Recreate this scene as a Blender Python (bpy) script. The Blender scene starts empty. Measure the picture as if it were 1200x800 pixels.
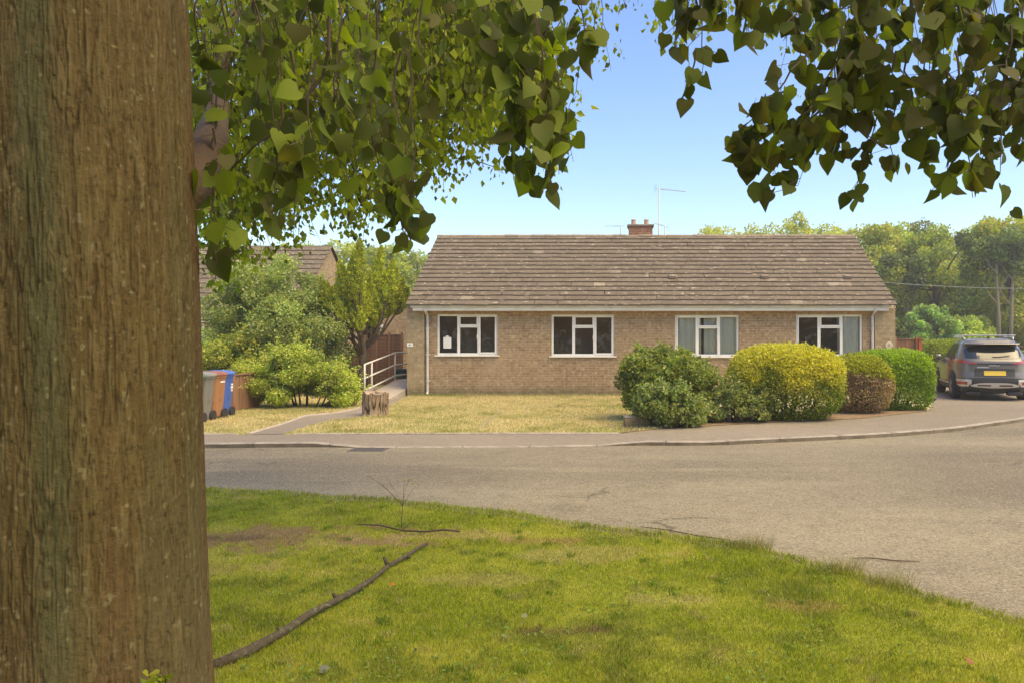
import bpy, math, random
import numpy as np
from mathutils import Vector, Matrix
random.seed(7); RS = np.random.RandomState(11)
S = bpy.context.scene
COL = S.collection
R = math.radians
EYE = 1.55; F = 900.0; PPX = 725.0

# ---------------------------------------------------------------- camera, sky, sun, exposure
cam = bpy.data.cameras.new("camera"); camo = bpy.data.objects.new("camera", cam); COL.objects.link(camo)
camo.location = (0, 0, EYE); camo.rotation_euler = (R(90), 0, 0)
cam.sensor_width = 36; cam.lens = 27; cam.shift_x = -125/1200.0; cam.clip_end = 2000; cam.clip_start = 0.05
S.camera = camo
SUN_EL, SUN_AZ = 58.0, 118.0      # azimuth clockwise from +Y (to the right, slightly behind the camera)
w = bpy.data.worlds.new("World"); S.world = w; w.use_nodes = True
nt = w.node_tree; bg = nt.nodes['Background']
sky = nt.nodes.new('ShaderNodeTexSky'); sky.sky_type = 'NISHITA'; sky.sun_disc = False
sky.sun_elevation = R(SUN_EL); sky.sun_rotation = R(SUN_AZ); sky.air_density = 1.0; sky.dust_density = 1.1; sky.ozone_density = 3.6
hs = nt.nodes.new('ShaderNodeHueSaturation'); hs.inputs['Hue'].default_value = .518; hs.inputs['Saturation'].default_value = 1.22; hs.inputs['Value'].default_value = 1.0
nt.links.new(sky.outputs[0], hs.inputs['Color']); nt.links.new(hs.outputs[0], bg.inputs[0]); bg.inputs[1].default_value = 0.15
sl = bpy.data.lights.new("sun", 'SUN'); so = bpy.data.objects.new("sun", sl); COL.objects.link(so)
sl.energy = 2.0; sl.angle = R(55); sl.color = (1.0, 0.79, 0.50)
_a = R(SUN_AZ); _e = R(SUN_EL)
sd = Vector((math.sin(_a)*math.cos(_e), math.cos(_a)*math.cos(_e), math.sin(_e)))
so.rotation_euler = sd.to_track_quat('Z', 'Y').to_euler(); so.location = (20, -30, 40)
S.view_settings.view_transform = 'Standard'; S.view_settings.look = 'None'
S.view_settings.gamma = 1; S.view_settings.exposure = 1.32
S.view_settings.use_white_balance = True; S.view_settings.white_balance_temperature = 8500; S.view_settings.white_balance_tint = 0

# ---------------------------------------------------------------- helpers
def P(x, y, Y): return Vector(((x-PPX)/F*Y, Y, EYE-(y-400)/F*Y))
def G(x, y, z=0.0):
    Y = (EYE-z)*F/(y-400.0); return Vector(((x-PPX)/F*Y, Y, z))
def tag(o, label=None, cat=None, group=None, kind=None):
    if label: o['label'] = label
    if cat: o['category'] = cat
    if group: o['group'] = group
    if kind: o['kind'] = kind
    return o
def empty(name, loc=(0,0,0), rz=0, label=None, cat=None, group=None):
    o = bpy.data.objects.new(name, None); COL.objects.link(o); o.location = loc; o.rotation_euler = (0,0,rz)
    o.empty_display_size = 0.1
    return tag(o, label, cat, group)
class MB:
    def __init__(s): s.v = []; s.f = []; s.m = []; s.c = []
    def add(s, vs, fs, mi=0):
        b = len(s.v); s.v += [tuple(v) for v in vs]
        for f in fs: s.f.append([b+i for i in f]); s.m.append(mi)
    def box(s, a, b, mi=0, M=None):
        x0,y0,z0 = a; x1,y1,z1 = b
        vs = [Vector(p) for p in ((x0,y0,z0),(x1,y0,z0),(x1,y1,z0),(x0,y1,z0),(x0,y0,z1),(x1,y0,z1),(x1,y1,z1),(x0,y1,z1))]
        if M: vs = [M @ v for v in vs]
        s.add(vs, [(0,3,2,1),(4,5,6,7),(0,1,5,4),(1,2,6,5),(2,3,7,6),(3,0,4,7)], mi)
    def tube(s, pts, rad, n=8, mi=0, cap=True):
        pts = [Vector(p) for p in pts]
        if not hasattr(rad, '__len__'): rad = [rad]*len(pts)
        up = Vector((0,0,1)); vs = []; fs = []
        t0 = (pts[1]-pts[0]).normalized(); u = t0.orthogonal().normalized()
        for i, p in enumerate(pts):
            t = (pts[min(i+1,len(pts)-1)]-pts[max(i-1,0)]).normalized()
            u = (u - t*u.dot(t)); u = u.normalized() if u.length > 1e-6 else t.orthogonal().normalized()
            v = t.cross(u)
            for k in range(n):
                a = 2*math.pi*k/n; vs.append(p+(u*math.cos(a)+v*math.sin(a))*rad[i])
        for i in range(len(pts)-1):
            for k in range(n): fs.append((i*n+k, i*n+(k+1)%n, (i+1)*n+(k+1)%n, (i+1)*n+k))
        if cap: fs.append(tuple(range(n-1,-1,-1))); fs.append(tuple((len(pts)-1)*n+k for k in range(n)))
        s.add(vs, fs, mi)
    def lathe(s, prof, c=(0,0,0), n=20, axis='Z', mi=0):
        vs = []; fs = []
        for r, h in prof:
            for k in range(n):
                a = 2*math.pi*k/n; p = (r*math.cos(a), r*math.sin(a), h)
                if axis == 'X': p = (h, p[0], p[1])
                if axis == 'Y': p = (p[0], h, p[1])
                vs.append((p[0]+c[0], p[1]+c[1], p[2]+c[2]))
        m = len(prof)
        for i in range(m-1):
            for k in range(n): fs.append((i*n+k, i*n+(k+1)%n, (i+1)*n+(k+1)%n, (i+1)*n+k))
        fs.append(tuple(range(n-1,-1,-1))); fs.append(tuple((m-1)*n+k for k in range(n)))
        s.add(vs, fs, mi)
    def build(s, name, mats, parent=None, smooth=False, bevel=0):
        me = bpy.data.meshes.new(name); me.from_pydata(s.v, [], s.f)
        if not isinstance(mats, (list, tuple)): mats = [mats]
        for m in mats: me.materials.append(m)
        me.polygons.foreach_set('material_index', s.m)
        if smooth: me.polygons.foreach_set('use_smooth', [True]*len(s.f))
        me.update()
        o = bpy.data.objects.new(name, me); COL.objects.link(o)
        if parent: o.parent = parent
        if bevel:
            b = o.modifiers.new('bevel', 'BEVEL'); b.width = bevel; b.segments = 2; b.limit_method = 'ANGLE'
        return o
def npmesh(name, verts, polys, mat, cols=None, parent=None, smooth=False):
    """verts Nx3, polys MxK (same K) or a list of arrays; cols per vertex Nx3"""
    if not isinstance(polys, list): polys = [polys]
    me = bpy.data.meshes.new(name)
    verts = np.asarray(verts, np.float32)
    me.vertices.add(len(verts)); me.vertices.foreach_set('co', verts.ravel())
    loops = np.concatenate([p.ravel() for p in polys]).astype(np.int32)
    tot = np.concatenate([np.full(len(p), p.shape[1], np.int32) for p in polys])
    st = np.concatenate([[0], np.cumsum(tot)[:-1]]).astype(np.int32)
    me.loops.add(len(loops)); me.loops.foreach_set('vertex_index', loops)
    me.polygons.add(len(tot)); me.polygons.foreach_set('loop_start', st); me.polygons.foreach_set('loop_total', tot)
    me.polygons.foreach_set('use_smooth', np.full(len(tot), bool(smooth)))
    me.update(calc_edges=True); me.validate()
    if cols is not None:
        at = me.color_attributes.new('Col', 'FLOAT_COLOR', 'POINT')
        c = np.ones((len(verts), 4), np.float32); c[:, :3] = cols; at.data.foreach_set('color', c.ravel())
    me.materials.append(mat)
    o = bpy.data.objects.new(name, me); COL.objects.link(o)
    if parent: o.parent = parent
    return o
def _h(ix, iy, iz, seed):
    n = (ix.astype(np.int64)*374761393 + iy.astype(np.int64)*668265263 + iz.astype(np.int64)*2147483647 + seed*1274126177) & 0xFFFFFFFF
    n = ((n ^ (n >> 13)) * 1274126177) & 0xFFFFFFFF; n = (n ^ (n >> 16)) & 0xFFFFFFFF
    n = (n*2246822519) & 0xFFFFFFFF; n = n ^ (n >> 15)
    return (n & 0xFFFFFF)/float(0xFFFFFF)
def vnoise(x, y, z=None, seed=0):
    x = np.asarray(x, float); y = np.asarray(y, float); z = np.zeros_like(x) if z is None else np.asarray(z, float)
    ix, iy, iz = np.floor(x), np.floor(y), np.floor(z); fx, fy, fz = x-ix, y-iy, z-iz
    fx = fx*fx*(3-2*fx); fy = fy*fy*(3-2*fy); fz = fz*fz*(3-2*fz)
    r = 0
    for a in (0,1):
        for b in (0,1):
            for c in (0,1):
                wt = (fx if a else 1-fx)*(fy if b else 1-fy)*(fz if c else 1-fz)
                r = r + wt*_h(ix+a, iy+b, iz+c, seed)
    return r
def fbm(x, y, z=None, seed=0, o=4):
    r = 0; amp = 0.5; t = 0
    for i in range(o):
        r = r+amp*vnoise(np.asarray(x)*2**i, np.asarray(y)*2**i, None if z is None else np.asarray(z)*2**i, seed+i*17); t += amp; amp *= 0.5
    return r/t
def sm(a, b, x): t = np.clip((x-a)/(b-a), 0, 1); return t*t*(3-2*t)

# ---------------------------------------------------------------- materials
def mat(name, base=(.5,.5,.5), rough=.8, metal=0.0, noise=None, bump=None, spec=None, attr=False, transl=0.0, coat=0.0):
    """noise: (scale, colour2, lo, hi[, stretch]) mixed in by a noise texture; bump: (scale, strength, distance)"""
    m = bpy.data.materials.new(name); m.use_nodes = True; n = m.node_tree.nodes; l = m.node_tree.links
    b = n['Principled BSDF']; b.inputs['Roughness'].default_value = rough; b.inputs['Metallic'].default_value = metal
    if spec is not None: b.inputs['Specular IOR Level'].default_value = spec
    if coat: b.inputs['Coat Weight'].default_value = coat; b.inputs['Coat Roughness'].default_value = .06
    b.inputs['Base Color'].default_value = (*base, 1); src = None
    tc = n.new('ShaderNodeTexCoord')
    if attr:
        a = n.new('ShaderNodeAttribute'); a.attribute_name = 'Col'; src = a.outputs['Color']
    if noise:
        for ns in (noise if isinstance(noise, list) else [noise]):
            t = n.new('ShaderNodeTexNoise'); t.inputs['Scale'].default_value = ns[0]; t.inputs['Detail'].default_value = 5
            if len(ns) > 4:
                mp = n.new('ShaderNodeMapping'); mp.inputs['Scale'].default_value = ns[4]
                l.new(tc.outputs['Object'], mp.inputs[0]); l.new(mp.outputs[0], t.inputs['Vector'])
            else: l.new(tc.outputs['Object'], t.inputs['Vector'])
            rp = n.new('ShaderNodeMapRange'); rp.inputs[1].default_value = ns[2]; rp.inputs[2].default_value = ns[3]
            l.new(t.outputs[0], rp.inputs[0])
            mx = n.new('ShaderNodeMix'); mx.data_type = 'RGBA'
            if src is None: mx.inputs[6].default_value = (*base, 1)
            else: l.new(src, mx.inputs[6])
            mx.inputs[7].default_value = (*ns[1], 1); l.new(rp.outputs[0], mx.inputs[0]); src = mx.outputs[2]
    if src is not None: l.new(src, b.inputs['Base Color'])
    if bump:
        prev = None
        for bp in (bump if isinstance(bump, list) else [bump]):
            t = n.new('ShaderNodeTexNoise'); t.inputs['Scale'].default_value = bp[0]; t.inputs['Detail'].default_value = 4
            l.new(tc.outputs['Object'], t.inputs['Vector'])
            bb = n.new('ShaderNodeBump'); bb.inputs['Strength'].default_value = bp[1]; bb.inputs['Distance'].default_value = bp[2]
            l.new(t.outputs[0], bb.inputs['Height'])
            if prev: l.new(prev, bb.inputs['Normal'])
            prev = bb.outputs[0]
        l.new(prev, b.inputs['Normal'])
    if transl:
        tr = n.new('ShaderNodeBsdfTranslucent'); ms = n.new('ShaderNodeMixShader'); ms.inputs[0].default_value = transl
        if src is not None:
            g = n.new('ShaderNodeMix'); g.data_type = 'RGBA'; g.blend_type = 'MULTIPLY'; g.inputs[0].default_value = 1
            l.new(src, g.inputs[6]); g.inputs[7].default_value = (1.25, 1.35, .5, 1); l.new(g.outputs[2], tr.inputs[0])
        else: tr.inputs[0].default_value = (*base, 1)
        out = n['Material Output']; l.new(b.outputs[0], ms.inputs[1]); l.new(tr.outputs[0], ms.inputs[2]); l.new(ms.outputs[0], out.inputs[0])
    return m
M = {}
M['leaf'] = mat('foliage', attr=True, rough=.5, spec=.35, transl=.4)
M['leafnear'] = mat('lime_leaf', attr=True, rough=.6, spec=.22, transl=.5)
M['needle'] = mat('conifer_foliage', attr=True, rough=.8, spec=.1, transl=.12)
M['grass'] = mat('grass_blades', attr=True, rough=.6, spec=.2, transl=.3)
M['soilgrass'] = mat('turf', attr=True, rough=.95, spec=.1, noise=(60, (.06,.05,.025), .5, .8), bump=(70, .7, .02))
M['bark_near'] = mat('trunk_bark', attr=True, rough=.9, spec=.15, noise=[(30,(.120,.088,.042),.58,.74,(1,1,.4)),(70,(.034,.022,.010),.60,.76,(1,1,.5)),(150,(.13,.10,.05),.66,.80)], bump=[(38, .45, .010), (90,.5,.006), (200, .5, .003)])
M['bark'] = mat('bark', (.13,.095,.06), rough=.9, noise=(6, (.07,.05,.03), .35, .65), bump=(30, .6, .02))
M['twig'] = mat('twig', (.085,.055,.03), rough=.8)
M['white'] = mat('white_upvc', (.86,.84,.78), rough=.35, noise=(3, (.76,.73,.66), .45, .75))
M['fascia'] = mat('fascia_white', (.85,.82,.74), rough=.5, noise=(2.5, (.70,.66,.56), .4, .8))
M['gutter'] = mat('gutter_grey', (.62,.61,.58), rough=.45, noise=(4, (.44,.43,.40), .45, .7))
M['curtain'] = mat('net_curtain', (.93,.89,.76), rough=.9)
M['room'] = mat('room_wall', (.62,.38,.25), rough=.9)
M['metal'] = mat('rail_metal', (.58,.57,.54), rough=.4, metal=.3)
M['black'] = mat('black_plastic', (.02,.02,.022), rough=.5)
M['tyre'] = mat('tyre_rubber', (.025,.024,.023), rough=.85, noise=(20, (.05,.045,.04), .4, .7))
M['concrete'] = mat('concrete', (.42,.36,.29), rough=.9, noise=[(3, (.33,.285,.23), .4, .7), (60, (.48,.42,.35), .5, .7)], bump=(80, .3, .004))
M['kerb'] = mat('kerb_concrete', (.36,.31,.25), rough=.9, noise=[(5, (.22,.19,.145), .4, .65), (60, (.42,.37,.3), .5, .7)], bump=(60, .5, .006))
M['terracotta'] = mat('chimney_pot', (.52,.32,.22), rough=.8, noise=(8, (.42,.27,.18), .4, .6))
M['fence'] = mat('brown_timber', (.30,.155,.085), rough=.85, noise=[(4, (.20,.105,.06), .4, .65, (1,1,.2)), (40, (.26,.14,.085), .5, .7, (1,1,.08))], bump=(40, .4, .004))
M['orange_timber'] = mat('orange_timber', (.42,.12,.04), rough=.75, noise=(20, (.32,.09,.035), .4, .6, (1,1,.1)))
M['stump'] = mat('stump_bark', attr=True, rough=.95, bump=(60, .8, .012))
M['plaster'] = mat('pale_rail', (.6,.58,.52), rough=.6)

def brick_mat(name, c1, c2, mortar, patch):
    m = bpy.data.materials.new(name); m.use_nodes = True; n = m.node_tree.nodes; l = m.node_tree.links
    b = n['Principled BSDF']; b.inputs['Roughness'].default_value = .9; b.inputs['Specular IOR Level'].default_value = .2
    g = n.new('ShaderNodeTexCoord'); sp = n.new('ShaderNodeSeparateXYZ'); l.new(g.outputs['Object'], sp.inputs[0])
    ad = n.new('ShaderNodeMath'); ad.operation = 'ADD'; l.new(sp.outputs[0], ad.inputs[0]); l.new(sp.outputs[1], ad.inputs[1])
    cb = n.new('ShaderNodeCombineXYZ'); l.new(ad.outputs[0], cb.inputs[0]); l.new(sp.outputs[2], cb.inputs[1])
    br = n.new('ShaderNodeTexBrick'); l.new(cb.outputs[0], br.inputs['Vector'])
    br.inputs['Color1'].default_value = (*c1,1); br.inputs['Color2'].default_value = (*c2,1); br.inputs['Mortar'].default_value = (*mortar,1)
    br.inputs['Scale'].default_value = 1; br.inputs['Mortar Size'].default_value = .008; br.inputs['Brick Width'].default_value = .225
    br.inputs['Row Height'].default_value = .075; br.inputs['Mortar Smooth'].default_value = .3; br.inputs['Bias'].default_value = -.1
    # per-brick blotches: noise sampled on a brick-sized lattice
    sn = n.new('ShaderNodeVectorMath'); sn.operation = 'SNAP'; sn.inputs[1].default_value = (.1125,.075,1); l.new(cb.outputs[0], sn.inputs[0])
    wn = n.new('ShaderNodeTexWhiteNoise'); wn.noise_dimensions = '2D'; l.new(sn.outputs[0], wn.inputs['Vector'])
    def mixn(src, fac_socket, lo, hi, col, amt=1.0):
        r = n.new('ShaderNodeMapRange'); r.inputs[1].default_value = lo; r.inputs[2].default_value = hi; r.inputs[4].default_value = amt
        l.new(fac_socket, r.inputs[0]); x = n.new('ShaderNodeMix'); x.data_type = 'RGBA'; l.new(src, x.inputs[6]); x.inputs[7].default_value = (*col,1)
        l.new(r.outputs[0], x.inputs[0]); return x.outputs[2]
    c = mixn(br.outputs[0], wn.outputs[0], .80, .88, patch, .4)
    c = mixn(c, wn.outputs[0], .16, .08, tuple(v*.6 for v in c2), .38)
    def nz(scale, detail=4):
        t = n.new('ShaderNodeTexNoise'); t.inputs['Scale'].default_value = scale; t.inputs['Detail'].default_value = detail
        l.new(g.outputs['Object'], t.inputs['Vector']); return t.outputs[0]
    c = mixn(c, nz(1.1), .5, .75, tuple(v*.75 for v in c1), .55)
    c = mixn(c, nz(.6), .45, .7, patch, .3)
    c = mixn(c, nz(11), .54, .66, tuple(v*1.25 for v in patch), .6)
    c = mixn(c, nz(17), .58, .68, tuple(v*.6 for v in c2), .45)
    # damp, mossy stain near the ground
    mz = n.new('ShaderNodeMath'); mz.operation = 'MULTIPLY_ADD'; mz.inputs[1].default_value = -.5; l.new(nz(4), mz.inputs[0]); l.new(sp.outputs[2], mz.inputs[2])
    c = mixn(c, mz.outputs[0], .05, -.22, (.13,.12,.055), .7)
    l.new(c, b.inputs['Base Color'])
    bp = n.new('ShaderNodeBump'); bp.inputs['Strength'].default_value = .5; bp.inputs['Distance'].default_value = .008; bp.invert = True
    l.new(br.outputs['Fac'], bp.inputs['Height'])
    bp2 = n.new('ShaderNodeBump'); bp2.inputs['Strength'].default_value = .5; bp2.inputs['Distance'].default_value = .01
    l.new(nz(50), bp2.inputs['Height']); l.new(bp.outputs[0], bp2.inputs['Normal']); l.new(bp2.outputs[0], b.inputs['Normal'])
    return m
M['brick'] = brick_mat('buff_brick', (.345,.235,.132), (.27,.18,.10), (.42,.33,.215), (.46,.345,.22))
M['brick_pier'] = brick_mat('yellow_buff_brick', (.38,.285,.16), (.33,.245,.135), (.36,.29,.19), (.44,.35,.22))
M['brick_red'] = brick_mat('red_brick', (.33,.14,.08), (.27,.12,.07), (.36,.28,.2), (.40,.24,.15))
M['tile'] = mat('roof_tile', attr=True, rough=.9, spec=.2, noise=[(2.2, (.145,.118,.085), .45, .7), (10, (.46,.40,.32), .62, .67, (.7,1.3,1.3)), (26, (.11,.085,.06), .55, .68)], bump=(40, .7, .015))

def glass_mat(name, tint=(.9,.92,.9), refl=.16):
    m = bpy.data.materials.new(name); m.use_nodes = True; n = m.node_tree.nodes; l = m.node_tree.links
    for x in list(n):
        if x.type == 'BSDF_PRINCIPLED': n.remove(x)
    t = n.new('ShaderNodeBsdfTransparent'); t.inputs[0].default_value = (*tint,1)
    g = n.new('ShaderNodeBsdfGlossy'); g.inputs['Roughness'].default_value = .01
    f = n.new('ShaderNodeFresnel'); f.inputs[0].default_value = 1.5
    a = n.new('ShaderNodeMath'); a.operation = 'ADD'; a.inputs[1].default_value = refl*.5; l.new(f.outputs[0], a.inputs[0])
    ms = n.new('ShaderNodeMixShader'); l.new(a.outputs[0], ms.inputs[0]); l.new(t.outputs[0], ms.inputs[1]); l.new(g.outputs[0], ms.inputs[2])
    l.new(ms.outputs[0], n['Material Output'].inputs[0]); return m
M['glass'] = glass_mat('window_glass', (.90,.92,.88), .05)

def road_mat(name, c1, c2, c3, fine, streak=True):
    m = bpy.data.materials.new(name); m.use_nodes = True; n = m.node_tree.nodes; l = m.node_tree.links
    b = n['Principled BSDF']; b.inputs['Roughness'].default_value = .92; b.inputs['Specular IOR Level'].default_value = .15
    g = n.new('ShaderNodeTexCoord')
    def nz(scale, detail=5, st=None):
        t = n.new('ShaderNodeTexNoise'); t.inputs['Scale'].default_value = scale; t.inputs['Detail'].default_value = detail
        if st:
            mp = n.new('ShaderNodeMapping'); mp.inputs['Scale'].default_value = st; l.new(g.outputs['Object'], mp.inputs[0]); l.new(mp.outputs[0], t.inputs['Vector'])
        else: l.new(g.outputs['Object'], t.inputs['Vector'])
        return t.outputs[0]
    def mixn(src, fac, lo, hi, col, amt=1.0):
        r = n.new('ShaderNodeMapRange'); r.inputs[1].default_value = lo; r.inputs[2].default_value = hi; r.inputs[4].default_value = amt
        l.new(fac, r.inputs[0]); x = n.new('ShaderNodeMix'); x.data_type = 'RGBA'
        if isinstance(src, tuple): x.inputs[6].default_value = (*src,1)
        else: l.new(src, x.inputs[6])
        x.inputs[7].default_value = (*col,1); l.new(r.outputs[0], x.inputs[0]); return x.outputs[2]
    c = mixn(c1, nz(.28), .40, .62, c2)
    c = mixn(c, nz(.16,3,(.5,1.4,1)), .46, .62, c3, .65)
    if streak: c = mixn(c, nz(1.0, 5, (.35, 1.6, 1)), .5, .72, c3, .6)
    c = mixn(c, nz(5), .48, .75, tuple(v*.7 for v in c1), .5)
    if streak:
        wv = n.new('ShaderNodeTexNoise'); wv.inputs['Scale'].default_value = 1.3; wv.inputs['Detail'].default_value = 6; l.new(g.outputs['Object'], wv.inputs['Vector'])
        va = n.new('ShaderNodeVectorMath'); va.operation = 'MULTIPLY_ADD'; va.inputs[1].default_value = (.9,.9,.9); l.new(wv.outputs['Color'], va.inputs[0]); l.new(g.outputs['Object'], va.inputs[2])
        mp = n.new('ShaderNodeMapping'); mp.inputs['Scale'].default_value = (.35,.8,1); l.new(va.outputs[0], mp.inputs[0])
        ce = n.new('ShaderNodeTexVoronoi'); ce.feature = 'DISTANCE_TO_EDGE'; ce.inputs['Scale'].default_value = 1.0; l.new(mp.outputs[0], ce.inputs['Vector'])
        mm = n.new('ShaderNodeMapRange'); mm.inputs[1].default_value = .48; mm.inputs[2].default_value = .60; mm.inputs[3].default_value = 1; mm.inputs[4].default_value = 0
        l.new(nz(.22,2), mm.inputs[0])
        am = n.new('ShaderNodeMath'); am.operation = 'MULTIPLY_ADD'; am.inputs[1].default_value = .06; l.new(mm.outputs[0], am.inputs[0]); l.new(ce.outputs[0], am.inputs[2])
        c = mixn(c, am.outputs[0], .020, .006, tuple(v*.40 for v in c1), .85)
        c = mixn(c, nz(.9,6), .60, .70, tuple(v*.62 for v in c1), .5)
    vo = n.new('ShaderNodeTexVoronoi'); vo.inputs['Scale'].default_value = fine; l.new(g.outputs['Object'], vo.inputs['Vector'])
    sep = n.new('ShaderNodeSeparateColor'); l.new(vo.outputs['Color'], sep.inputs[0])
    c = mixn(c, sep.outputs[0], .62, .95, tuple(min(1, v*1.45) for v in c3), .5)
    c = mixn(c, sep.outputs[1], .55, .95, tuple(v*.4 for v in c1), .6)
    l.new(c, b.inputs['Base Color'])
    bp = n.new('ShaderNodeBump'); bp.inputs['Strength'].default_value = .7; bp.inputs['Distance'].default_value = .008; l.new(vo.outputs['Distance'], bp.inputs['Height'])
    bp.invert = True; l.new(bp.outputs[0], b.inputs['Normal']); return m
M['road'] = road_mat('chipseal_road', (.235,.202,.142), (.168,.145,.106), (.34,.295,.20), 80)
M['pave'] = road_mat('pavement_asphalt', (.30,.255,.195), (.25,.212,.165), (.33,.28,.215), 120, False)

# ---------------------------------------------------------------- foliage helpers
def unit(v): return v/np.maximum(np.linalg.norm(v, axis=1, keepdims=True), 1e-9)
_rows = [(-.09,.30,.0),(.12,.53,.10),(.38,.56,.36),(.62,.43,.62),(.83,.21,.84),(1.04,.012,1.03)]
NEAR_T = np.array([q for (v,w_,m) in _rows for q in ((-w_,v,.26*w_-.20*v*v),(0,m,-.20*m*m),(w_,v,.26*w_-.20*v*v))])
NEAR_F = np.array([q for i in range(5) for q in ((3*i,3*i+1,3*i+4,3*i+3),(3*i+1,3*i+2,3*i+5,3*i+4))])
FAR_T = np.array([(0,0,0),(0,1,-.1),(-.38,.42,.1),(.38,.42,.1)])
FAR_F = np.array([(0,1,2),(0,3,1)])
QUAD_T = np.array([(0,0,0),(.42,.5,.06),(0,1,0),(-.42,.5,.06)])
QUAD_F = np.array([(0,1,2,3)])
def leaves_geo(pos, d, nrm, size, cols, T, Fc):
    d = unit(d); s = unit(np.cross(d, nrm)); n = np.cross(s, d); k = len(T); N = len(pos)
    sz = size.reshape(-1,1,1); T = np.repeat(T[None], N, 0) if k > 6 else np.repeat(T[None], 1, 0)
    if k > 6: T[:,:,2] *= (RS.normal(size=(N,1))*1.1+.8); T[:,:,0] *= (.82+.3*RS.rand(N,1)); T[:,:,0] += T[:,:,1]**2*(RS.normal(size=(N,1))*.10)
    V = pos[:,None,:] + sz*(T[:,:,0:1]*s[:,None,:] + T[:,:,1:2]*d[:,None,:] + T[:,:,2:3]*n[:,None,:])
    Fs = (Fc[None,:,:] + (np.arange(N)*k)[:,None,None]).reshape(-1, Fc.shape[1])
    return V.reshape(-1,3), Fs, np.repeat(cols, k, axis=0)
def rnd(n): return RS.normal(size=(n,3))
def colvar(n, base, var=.18, alt=None, altp=0.0):
    c = np.tile(np.array(base, float), (n,1)); 
    if alt is not None:
        k = RS.rand(n) < altp; c[k] = np.array(alt)
    c *= (1+var*RS.normal(size=(n,1)))
    c[:,0] *= 1+.12*RS.normal(size=n); return np.clip(c, .004, .9)

def hedge(name, label, x0, x1, ytop, ybase, n, size, colf, depth=None, flat=2.6, cat='hedge', base_z=0.0, lump=.10, group=None, mat_=None, loose=.05, twigs=True):
    """clipped or loose bush: x0..x1 and ytop in photo pixels, ybase = where its foot meets the ground"""
    Yf = (EYE-base_z)*F/(ybase-400.0)
    w0 = (x1-x0)/F*Yf/2; dr = depth if depth else w0*.8; Yc = Yf+dr*.8
    w0 = (x1-x0)/F*(Yc-dr*.3)/2; cx = ((x0+x1)/2-PPX)/F*(Yc-dr*.3); H = EYE-(ytop-400)/F*(Yc-dr*.2)-base_z
    root = empty(name, (cx, Yc, base_z), 0, label, cat, group)
    u = unit(rnd(n)); u[:,2] = np.abs(u[:,2])*np.where(RS.rand(n) < .78, 1, -.75)
    q = (np.abs(u)**flat).sum(1)**(-1/flat); s = u*q[:,None]
    seed = int(abs(cx)*100) % 97
    nn = fbm(s[:,0]*2.2+9, s[:,1]*2.2+5, s[:,2]*2.2+3, seed, 4)
    rr = 1+lump*(nn-.5)*2 - np.abs(RS.exponential(loose, n)) + loose*.6*(RS.rand(n) < .06)*RS.rand(n)*3
    rad = np.array([w0, dr, H*.52])
    p = s*rr[:,None]*rad; p[:,2] += H*.5; p[:,2] = np.maximum(p[:,2], .02)
    nrm = unit(s/rad); d = unit(rnd(n)*.9+nrm*.6+np.array([0,0,.25]))
    nf = unit(nrm+rnd(n)*.7)
    cols = colf(p[:,0]/w0, p[:,1]/dr, p[:,2]/H, nn)
    cols = np.clip(cols*(1+.2*RS.normal(size=(n,1))), .004, .9)
    V, Fs, C = leaves_geo(p, d, nf, size*(.7+.6*RS.rand(n)), cols, QUAD_T, QUAD_F)
    npmesh('foliage', V, Fs, mat_ or M['leaf'], C, root)
    # twiggy core: stems rising from the foot and forking outwards
    mb = MB()
    for k in range(26):
        a = RS.rand()*6.28; r = .78*math.sqrt(RS.rand()); e = Vector((math.cos(a)*r*w0, math.sin(a)*r*dr, H*(.55+.35*RS.rand()*(1-r*.5))))
        b0 = Vector((e.x*.45, e.y*.45, -.03)); mid = (b0+e)/2+Vector((e.x*.12, e.y*.12, 0))
        mb.tube([b0, mid, e], [.018,.012,.005], 5)
    mb.build('stems', M['twig'], root)
    return root

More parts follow.
